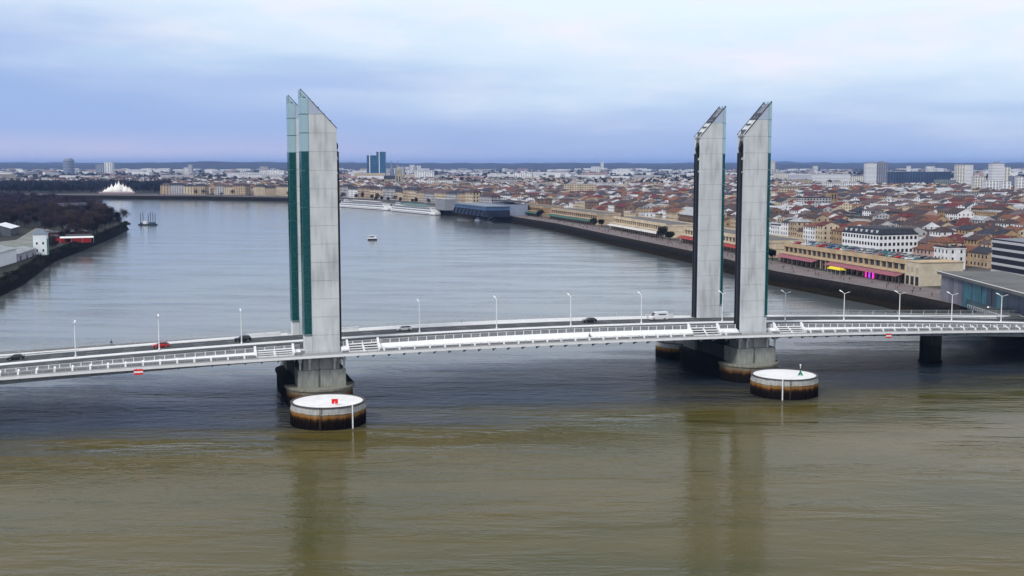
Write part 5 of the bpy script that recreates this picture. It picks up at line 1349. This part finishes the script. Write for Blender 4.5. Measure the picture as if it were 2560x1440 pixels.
# dark round evergreens between the hangars
for k, (u, dy) in enumerate(((1660, 0), (1672, 3), (1683, 0), (1692, 4), (1490, 0), (1500, 3), (1510, 0), (1357, 0), (1362, 4), (1917, 0), (1930, 2), (1940, 0))):
    p = line_at_u(u); put_tree(EG[k % 3], p[0]-2-dy, p[1]-dy, ZL, 'dark round evergreen %s' % ('left of the right towers, at the end of the pale awning hangar' if 1600 < u < 1700 else 'between two hangars with green awnings' if u < 1600 else 'at the left end of the nearest hangar'), 'evergreen trees between the quay hangars', R.uniform(.85, 1.15), 'evergreen_tree')

# ------------------------------------------------------------------ left bank buildings
def gabled(name, label, u0, v0, u1, v1, depth, H, rh, wm, rm, cat='shed', doors=0):
    a0, a1 = Pq(u0, v0), Pq(u1, v1); a, Ln = frame(a0, a1); d = thing(name, label, cat, (a0[0], a0[1], ZL-.3), a)
    b = MB(); b.face([(0,0,0),(Ln,0,0),(Ln,0,H),(0,0,H)]); b.face([(Ln,depth,0),(0,depth,0),(0,depth,H),(Ln,depth,H)]); b.face([(Ln,0,0),(Ln,depth,0),(Ln,depth,H),(Ln,depth/2,H+rh),(Ln,0,H)]); b.face([(0,depth,0),(0,0,0),(0,0,H),(0,depth/2,H+rh),(0,depth,H)]); b.build('wall', wm, d)
    b = MB(); q = depth/2
    b.hexa([(-.5,-.6,H-.1),(Ln+.5,-.6,H-.1),(Ln+.5,q,H+rh),(-.5,q,H+rh),(-.5,-.6,H+.15),(Ln+.5,-.6,H+.15),(Ln+.5,q,H+rh+.25),(-.5,q,H+rh+.25)])
    b.hexa([(-.5,q,H+rh),(Ln+.5,q,H+rh),(Ln+.5,depth+.6,H-.1),(-.5,depth+.6,H-.1),(-.5,q,H+rh+.25),(Ln+.5,q,H+rh+.25),(Ln+.5,depth+.6,H+.15),(-.5,depth+.6,H+.15)]); b.build('roof', rm, d)
    for k in range(doors): x = Ln*(k+.5)/doors; b = MB(); b.box((x-1.6, -.08, 0), (x+1.6, .05, 3.2)); b.build('door', wdark, d)
    return d
lw = mat('shed_white', (.80,.84,.86), .75, .15, .3); lg = mat('shed_roof_grey', (.30,.33,.34), .8, .35, .2)
d = gabled('warehouse', 'long white warehouse with pale grey roof at the left edge of the photo', -75, 690, 42, 655, 30, 8, 3, lw, lg, 'warehouse')
d = gabled('warehouse_lean_to', 'low pale annex joined between the white warehouse and the white tower house', 44, 654, 90, 638, 14, 4.5, 1.2, mat('annex_mauve', (.36,.36,.42), .8, .2, .3), lg, doors=3)
gabled('boat_shed', 'dark red roofed shed with white gable at the left edge', -20, 592, 20, 588, 18, 5, 4, lw, mat('maroon_roof', (.14,.03,.05), .8, .3, .3))
gabled('open_shed', 'white gabled open-fronted shed right of the maroon roof', 27, 590, 48, 584, 20, 6, 3.2, mat('shed_shadow', (.10,.11,.13), .8, .2, .4), lw, doors=2)
gabled('long_hut', 'long red-walled riverside hut with white eaves', 128, 607, 228, 605, 10, 4.6, 1.0, mat('hut_red', (.30,.012,.015), .7, .2, .4), mat('hut_roof', (.05,.055,.06), .8), 'hut')
gabled('long_hut', 'second long dark hut with white eaves behind the red one', 112, 596, 218, 592, 10, 4.4, 1.0, mat('hut_maroon', (.12,.012,.02), .7, .2, .4), mat('hut_roof', (.05,.055,.06), .8), 'hut')
for (u0, v0, u1, v1, zz, lab) in ((150, 607, 234, 605, 4.9, 'white eaves strip'),):
    a0, a1 = Pq(u0, v0+1), Pq(u1, v1+1); a, Ln = frame(a0, a1); d = thing('veranda_awning', 'long white veranda awning along the front of the red hut', 'awning', (a0[0], a0[1], ZL), a)
    b = MB(); b.hexa([(0,-2.5,3.5),(Ln,-2.5,3.5),(Ln,0,4.4),(0,0,4.4),(0,-2.5,3.7),(Ln,-2.5,3.7),(Ln,0,4.6),(0,0,4.6)]); b.build('fabric', white, d)
    b = MB(); [b.tube((x, -2.3, 0), (x, -2.3, 3.5), .08, .08, 6) for x in (0, Ln/3, Ln*2/3, Ln)]; b.build('post', grail, d, kind='stuff')
d = gabled('glass_hall', 'pale glass-roofed hall behind the red huts', 160, 580, 198, 580, 16, 5, 3, mat('hall_glass', (.20,.27,.31), .4, .3, .3), mat('hall_roof', (.36,.42,.45), .5, .3, .3), 'hall')
# white tower house
c = Pq(101, 637); t_ = thing('white_tower_house', 'tall narrow white house with hipped roof above the left bank, green shutter side', 'house', (c[0], c[1], ZL-.3), .25)
b = MB(); b.box((-3.9, 0, 0), (3.9, 8, 13)); b.build('wall', lw, t_)
b = MB(); b.hexa([(-4.5,-.6,13),(4.5,-.6,13),(4.5,8.6,13),(-4.5,8.6,13),(-1.2,3.2,15.9),(1.2,3.2,15.9),(1.2,4.8,15.9),(-1.2,4.8,15.9)]); b.build('roof', mat('blue_grey_roof', (.16,.20,.25), .7, .2, .5), t_)
for x, z in ((-1.8, 6.6), (1.8, 6.6), (-1.8, 2.2), (1.8, 2.2)): b = MB(); b.box((x-.5, -.06, z), (x+.5, .03, z+1.5)); b.build('window', wdark, t_)
b = MB(); b.box((3.85, .5, .5), (4.15, 7.5, 10)); b.build('shutter', mat('shutter_green', (.04,.22,.16), .6), t_)
# long dark block in the wood with a row of pale windows
a0, a1 = Pq(132, 538), Pq(240, 534); a, Ln = frame(a0, a1); d = thing('barracks_block', 'long dark blue building in the left wood with a pale row of dormers', 'building', (a0[0], a0[1], ZL), a)
b = MB(); b.box((0, 0, 0), (Ln, 14, 9.5)); b.build('wall', mat('barracks_wall', (.04,.05,.085), .8, .3, .2), d)
b = MB(); b.hexa([(0,-.3,9.5),(Ln,-.3,9.5),(Ln,14.3,9.5),(0,14.3,9.5),(2,5,12.5),(Ln-2,5,12.5),(Ln-2,9,12.5),(2,9,12.5)]); b.build('roof', mat('barracks_roof', (.05,.055,.08), .7, .3, .3), d)
for k in range(14): x = Ln*(k+.6)/14.3; b = MB(); b.box((x-.9, -.5, 8.4), (x+.9, 1.4, 10.6)); b.build('dormer', mat('dormer_pale', (.38,.40,.46), .7), d)
for k in range(14): x = Ln*(k+.6)/14.3; b = MB(); b.box((x-.7, -.08, 4.2), (x+.7, .04, 6.2)); b.build('window', wdark, d)
# pale yard and track
b = MB(); Y = [at(-80, 640, ZL+.012), at(60, 632, ZL+.012), at(150, 600, ZL+.012), at(130, 575, ZL+.012), at(90, 570, ZL+.012), at(40, 600, ZL+.012), at(-80, 612, ZL+.012)]
b.face(Y); b.build('gravel_yard', mat('gravel', (.22,.23,.21), .95, .5, .1), kind='structure')
# shrubs on the left slope
pts = []
for q in resample([p for p in LB if 430 < p[1] < 1140], 5):
    for k in range(2): pts.append((q[0]-R.uniform(-2, 6), q[1]+R.uniform(-3, 3), R.uniform(.25, .55)))
me_pts = stuff_trees('slope_shrubs', [(x, y, s_) for x, y, s_ in pts], 'dark scrub growing on the left embankment', 45, 160, mat('scrub', (.010,.013,.008), .95, .5, .3), 10, .3, 1.6)
bpy.data.objects['slope_shrubs'].location.z = -3.0

# ------------------------------------------------------------------ boats
def cruise_ship(label, u0, v0, u1, v1, accent):
    P0, P1 = at(u0, v0, 0), at(u1, v1, 0); a = math.atan2(P1.y-P0.y, P1.x-P0.x); Ln = (P1-P0).length; W = 11.4
    d = thing('cruise_ship', label, 'river cruise ship', (P0.x, P0.y, 0), a, 'river cruise ships at the quay')
    def outline(x0, x1, w, n=6):
        p = []
        for i in range(n+1): f = i/n; p.append((x0+9*f, -w/2*math.sin(f*math.pi/2)))
        p += [(x1-3, -w/2), (x1, -w/2+2), (x1, w/2-2), (x1-3, w/2)]
        for i in range(n, -1, -1): f = i/n; p.append((x0+9*f, w/2*math.sin(f*math.pi/2)))
        return p[:-1]
    b = MB(); b.prism(outline(.5, Ln, W), -.8, .7); b.build('keel', mat('hull_dark', (.02,.025,.04), .5), d)
    b = MB(); b.prism(outline(0, Ln, W), .7, 3.1); b.build('hull', white, d)
    b = MB(); b.box((8, -W/2+.5, 3.1), (Ln-5, W/2-.5, 5.9)); b.build('main_deck', white, d)
    b = MB(); b.box((12, -W/2+.7, 5.9), (Ln-9, W/2-.7, 8.5)); b.build('upper_deck', white, d)
    b = MB(); b.box((11, -W/2+.2, 8.5), (Ln-8, W/2-.2, 8.75)); b.build('sun_deck', mat('deck_grey', (.40,.43,.45), .8), d)
    for z, x0, x1, n in ((1.5, 12, Ln-12, 34), (3.7, 10, Ln-8, 40), (6.4, 14, Ln-12, 38)):
        b = MB()
        for i in range(n):
            x = x0+(x1-x0)*(i+.5)/n; w2 = (x1-x0)/n*.36
            b.box((x-w2, -W/2+(.45 if z < 6 else .62)-(.5 if z < 2 else 0), z), (x+w2, -W/2+(.55 if z < 6 else .75)-(.5 if z < 2 else 0), z+(1.6 if z > 2 else .7)))
        b.build('window', mat('ship_glass', (.03,.05,.09), .15), d, kind='stuff')
    b = MB(); b.box((16, -2.6, 8.75), (23, 2.6, 11.4)); b.build('wheelhouse', white, d)
    b = MB(); b.box((15.9, -2.65, 9.8), (23.05, 2.65, 10.9)); b.build('wheelhouse_glass', mat('ship_glass', (.03,.05,.09), .15), d)
    b = MB(); b.hexa([(40,-4,11),(Ln-30,-4,11),(Ln-30,4,11),(40,4,11),(40,-4,11.15),(Ln-30,-4,11.15),(Ln-30,4,11.15),(40,4,11.15)]); b.build('awning', accent, d)
    b = MB()
    for i in range(14): x = 40+(Ln-70)*i/13; b.tube((x, -3.9, 8.75), (x, -3.9, 11), .06, .06, 5); b.tube((x, 3.9, 8.75), (x, 3.9, 11), .06, .06, 5)
    b.tube((14, 0, 8.7), (14, 0, 14), .1, .06, 6); b.tube((Ln-12, 0, 8.7), (Ln-12, 0, 12.5), .1, .06, 6)
    b.build('mast', grail, d, kind='stuff')
    return d
cruise_ship('white river cruise ship moored nearest the left towers', 852, 517, 975, 526, white)
cruise_ship('white and green river cruise ship moored right of the first', 982, 527, 1094, 538, mat('ship_green', (.05,.32,.27), .6))
# jack-up barge with tall legs
P0 = at(371, 563, 0)
d = thing('jack_up_barge', 'work barge standing on tall thin legs off the left bank', 'barge', (P0.x, P0.y, 0), .15)
b = MB(); b.hexa([(-9,-4,-.5),(8,-4,-.5),(8,4,-.5),(-9,4,-.5),(-9.8,-4,1.3),(9,-4,1.3),(9,4,1.3),(-9.8,4,1.3)]); b.build('hull', mat('barge_hull', (.015,.03,.045), .5), d)
b = MB(); b.box((-5, -2, 1.3), (-1.5, 2, 4.2)); b.build('deckhouse', white, d)
b = MB(); b.box((1, -2.4, 1.3), (7, 2.4, 3.0)); b.box((-8, -2.4, 1.3), (-6, 2.4, 2.6)); b.build('deck_gear', mat('gear_blue', (.05,.10,.16), .6, .4, .5), d)
for x, y in ((-7, -3), (-5.5, 3), (.5, -3), (1.8, 3), (5, -3), (6.4, 3)): b = MB(); b.tube((x, y, -.5), (x, y, 11.5+(x*7) % 1.6), .34, .34, 7); b.build('leg', mat('barge_leg', (.05,.08,.10), .5), d)
# small ferry mid-river
P0 = at(931, 600, 0)
d = thing('ferry_boat', 'small white ferry boat sailing in mid river', 'boat', (P0.x, P0.y, 0), .25)
b = MB(); 
b.prism([(-3.9,0),(-2.6,-1.6),(3.6,-1.7),(3.9,0),(3.6,1.7),(-2.6,1.6)], -.4, 1.2); b.build('hull', mat('ferry_hull', (.015,.02,.035), .4), d)
b = MB(); b.prism([(-4.05,0),(-2.7,-1.75),(3.7,-1.85),(4.0,0),(3.7,1.85),(-2.7,1.75)], 1.2, 1.6); b.build('gunwale', white, d)
b = MB(); b.box((-2.0, -1.3, 1.6), (2.8, 1.3, 3.4)); b.build('cabin', white, d); b = MB(); b.box((-2.05, -1.35, 2.2), (1.5, 1.35, 3.0)); b.build('cabin_window', mat('ship_glass', (.03,.05,.09), .15), d)
b = MB(); b.box((-2.6, -1.6, 3.4), (3.3, 1.6, 3.6)); b.tube((0, 0, 3.6), (0, 0, 5.2), .06, .04, 5); b.build('roof', white, d)
# moored motor boat at a jetty by the pavilion
P0 = at(1203, 552, 0)
d = thing('moored_boat', 'small white motor boat moored at the jetty below the glass pavilion', 'boat', (P0.x-3, P0.y, 0), -1.1)
b = MB(); b.prism([(-8,0),(-5,-2.2),(7,-2.3),(7,2.3),(-5,2.2)], -.4, 1.6); b.build('hull', white, d); b = MB(); b.box((-2, -1.6, 1.6), (5, 1.6, 3.9)); b.build('cabin', mat('boat_blue_grey', (.20,.28,.36), .4), d)
d = thing('jetty', 'floating jetty with gangway below the glass pavilion', 'jetty', (P0.x+3, P0.y+6, 0), -1.1)
b = MB(); b.box((-20, -2, -.3), (20, 2, .8)); b.build('pontoon', mat('pontoon', (.30,.32,.34), .8), d)
b = MB(); b.hexa([(4,2,.8),(5.5,2,.8),(5.5,14,6.6),(4,14,6.6),(4,2,1.9),(5.5,2,1.9),(5.5,14,7.7),(4,14,7.7)]); b.build('gangway', grail, d)

# ------------------------------------------------------------------ people
def skinned(name, verts, edges, radii, m_):
    me = bpy.data.meshes.new(name+'_cage'); me.from_pydata(verts, edges, []); o = bpy.data.objects.new(name+'_cage', me); C.objects.link(o)
    sk = o.modifiers.new('skin', 'SKIN'); sk.use_smooth_shade = True
    for v, r_ in zip(me.skin_vertices[0].data, radii): v.radius = (r_, r_)
    me.skin_vertices[0].data[0].use_root = True
    ss = o.modifiers.new('sub', 'SUBSURF'); ss.levels = 1
    dg = bpy.context.evaluated_depsgraph_get(); dg.update()
    res = bpy.data.meshes.new_from_object(o.evaluated_get(dg)); res.name = name
    res.materials.clear(); res.materials.append(m_[0]); 
    for x in m_[1:]: res.materials.append(x)
    for p in res.polygons:
        z = p.center.z; p.material_index = 2 if z > 1.47 else (0 if z > .86 else 1)
        if abs(p.center.x) > .2 and .60 < z < .80: p.material_index = 2
    bpy.data.objects.remove(o); return res
skin = mat('skin', (.45,.28,.20), .6); hair = mat('hair', (.03,.02,.015), .8)
coat = [mat('coat_'+n, c, .85) for n, c in (('black', (.012,.012,.014)), ('navy', (.015,.02,.05)), ('red', (.25,.02,.02)), ('beige', (.30,.24,.16)))]
trou = mat('trousers', (.015,.016,.02), .85)
def body(step, k, seat=False):
    if seat:
        V = [(0,0,.95),(0,.05,1.2),(0,.16,1.42),(0,.20,1.52),(0,.24,1.66),(-.1,.02,.92),(-.11,.38,.85),(-.11,.25,.45),(-.11,.38,.40),(.1,.02,.92),(.11,.30,.98),(.11,.30,.58),(.11,.42,.54),(-.19,.16,1.40),(-.22,.36,1.22),(-.2,.58,1.14),(.19,.16,1.40),(.22,.36,1.22),(.2,.58,1.14)]
    else:
        V = [(0,0,.95),(0,0,1.2),(0,.01,1.42),(0,.02,1.52),(0,.03,1.64),(-.09,0,.9),(-.1,step*.35,.5),(-.1,step*.6-.05,.08),(-.1,step*.6+.12,.04),(.09,0,.9),(.1,-step*.2,.5),(.1,-step*.75,.09),(.1,-step*.75+.16,.04),(-.19,0,1.40),(-.24,-step*.25,1.12),(-.22,-step*.1+.06,.84),(.19,0,1.40),(.24,step*.25,1.12),(.22,step*.4+.06,.86)]
    E_ = [(0,1),(1,2),(2,3),(3,4),(0,5),(5,6),(6,7),(7,8),(0,9),(9,10),(10,11),(11,12),(2,13),(13,14),(14,15),(2,16),(16,17),(17,18)]
    Rr = [.15,.15,.15,.065,.115,.10,.075,.05,.045,.10,.075,.05,.045,.075,.052,.04,.075,.052,.04]
    return skinned('person_body', V, E_, Rr, [coat[k], trou, skin])
bodies = [body(.45, 0), body(.05, 1), body(.35, 2), body(.2, 3)]; rider = body(0, 0, True)
hb = MB(); hb.lathe([(.112, 1.64), (.118, 1.70), (.10, 1.75), (.05, 1.78)], 10, (0, -.005, 0)); hair_me = hb.mesh('hair', hair)
def person(pos, rz, label, k=0, group=None):
    o = link('person', bodies[k], None, pos, rz, label=label, category='person')
    if group: o['group'] = group
    link('hair', hair_me, o); return o
def bicycle(pos, rz, label):
    d = thing('bicycle', label, 'bicycle', pos, rz)
    for y in (-.52, .52):
        b = MB(); n = 16
        for i in range(n): g, g2 = 2*math.pi*i/n, 2*math.pi*(i+1)/n; b.tube((0, y+.34*math.cos(g), .35+.34*math.sin(g)), (0, y+.34*math.cos(g2), .35+.34*math.sin(g2)), .022, .022, 4, caps=False)
        for i in range(6): g = math.pi*i/3; b.tube((0, y, .35), (0, y+.33*math.cos(g), .35+.33*math.sin(g)), .006, .006, 3, caps=False)
        b.build('wheel', tyre, d)
    b = MB()
    for p, q in (((0,-.52,.35),(0,-.05,.32)),((0,-.05,.32),(0,-.2,.82)),((0,-.2,.82),(0,.36,.82)),((0,.36,.82),(0,-.05,.32)),((0,.36,.95),(0,.52,.35)),((0,-.52,.35),(0,-.2,.8))): b.tube(p, q, .022, .022, 5)
    b.build('frame', PAINT['blue'], d)
    b = MB(); b.tube((-.25,.42,1.02), (.25,.42,1.02), .018, .018, 5); b.build('handlebar', dsteel, d)
    b = MB(); b.box((-.07,-.32,.86), (.07,-.06,.92)); b.build('saddle', tyre, d)
def on_foot(u, t_, dz=.02, f=zf):
    s = min((abs(proj(B(k/8, t_, f(k/8)))[0]-u), k/8) for k in range(-700, 2200))[1]
    return B(s, t_, f(s)+dz)
for (u, t_, k, lab) in ((1154, 33, 0, 'person in dark clothes walking on the far footway of the lift span'), (1290, 32.5, 1, 'person leaning forward on the far footway near midspan'), (2215, 33, 0, 'left one of the two walkers on the far footway near the quay'), (2236, 33, 1, 'right one of the two walkers on the far footway near the quay'), (2437, 33, 0, 'lone walker on the far footway near the right edge')):
    person(on_foot(u, t_), PH-math.pi/2, lab, k)
for (u, t_, f, dz, lab, lb) in ((280, 32, zf, .02, 'person cycling on the far footway of the left approach', 'bicycle under the rider on the left approach'), (1475, -3.2, lambda s: zf(s), .02, 'person cycling on the near footway at midspan', 'bicycle under the rider on the near footway at midspan')):
    p = on_foot(u, t_, dz, f); o = link('person', rider, None, p, PH+math.pi/2, label=lab, category='person'); h_ = link('hair', hair_me, o); h_.location = (0, .21, .02); bicycle(p, PH+math.pi/2, lb)
# walkers on the promenade
prl = resample(off([p for p in resample(RB, 30) if 430 < p[1] < 1250], 5.05+6), 3)
for k in range(110):
    i = int((k+R.random())/110*len(prl)*.98); x, y = prl[i]; dx = R.uniform(-3, 11); 
    y_ = y; u = proj((x+dx, y, ZL))[0]
    where = 'in front of the nearest hangar' if 1935 < u < 2340 else ('below the gallery building' if u >= 2340 else ('below the right towers' if u > 1735 else 'in front of the pale awning hangar' if u > 1515 else 'in front of the green awning hangars'))
    kp = R.choice((0, 0, 1, 1, 2, 3)); person((x+dx, y_, ZL+.02), R.uniform(0, 6.28), 'person in %s coat %s %s' % (('black', 'navy', 'red', 'beige')[kp], 'near the quay edge' if dx < 2 else ('mid promenade' if dx < 7 else 'by the buildings'), where), kp, 'walkers on the riverside promenade')
# mooring bollards, quay lamps
for k in range(0, len(prl), 14):
    x, y = prl[k]
    u = proj((x, y, ZL))[0]
    d = thing('quay_lamp', '%s thin grey quay lamp from the bridge, %s' % ((ORD+['thirteenth', 'fourteenth', 'fifteenth', 'sixteenth', 'seventeenth', 'eighteenth', 'nineteenth', 'twentieth'])[min(19, k//14)],'near the gallery building' if u > 2340 else 'by the nearest hangar' if u > 1925 else 'by the farther hangars'), 'street lamp', (x-3.5, y, ZL), 0, 'quay lamps along the promenade')
    b = MB(); b.tube((0, 0, 0), (0, 0, 7), .09, .06, 6); b.build('pole', mat('lamp_grey', (.12,.12,.13), .5), d)
    b = MB(); b.box((-.2, -.2, 6.9), (1.3, .2, 7.05)); b.build('lamp_head', mat('lamp_grey', (.12,.12,.13), .5), d)
# parked and moving cars on the quay road behind the hangars and on the far quay
rl = resample(off([p for p in resample(RB, 30) if 430 < p[1] < 2200 and p[0] > -1100], 5.05+60), 9)
pc = snapshot(make_car('car', 'silver car on the quay road behind the hangars', PAINT['silver'], 'hatch', group='cars on the quay road')); pc[0].location = (rl[0][0], rl[0][1], ZL+.03)
for k in range(0, len(rl)-1, 2):
    if R.random() < .45: continue
    u = proj((*rl[k], ZL))[0]
    if u < 380 or 1080 < u < 1200: continue
    c = R.choice(names); a = math.atan2(rl[k+1][1]-rl[k][1], rl[k+1][0]-rl[k][0])
    o_ = R.choice((-3.5, 3.5, -8)); x, y = rl[k][0]+o_*math.sin(-a), rl[k][1]+o_*math.cos(a)
    dup(pc, (x, y, ZL+.03), a, '%s car on the quay road %s' % (c, 'in front of the far facades' if u < 1080 else 'behind the hangars'), paint={'body': PAINT[c], 'cabin': PAINT[c], 'pillar': PAINT[c]})

# ------------------------------------------------------------------ air
HAZE = 4.2e-5
if HAZE:
    b = MB(); b.box((-30000, -950, -4), (30000, 27000, 132)); m = bpy.data.materials.new('haze'); m.use_nodes = True; t = m.node_tree; t.nodes.clear()
    o = t.nodes.new('ShaderNodeOutputMaterial'); v = t.nodes.new('ShaderNodeVolumePrincipled'); v.inputs['Density'].default_value = HAZE; v.inputs['Color'].default_value = (.33,.52,1,1); v.inputs['Anisotropy'].default_value = 0
    t.links.new(v.outputs[0], o.inputs['Volume']); b.build('haze', m, kind='stuff')
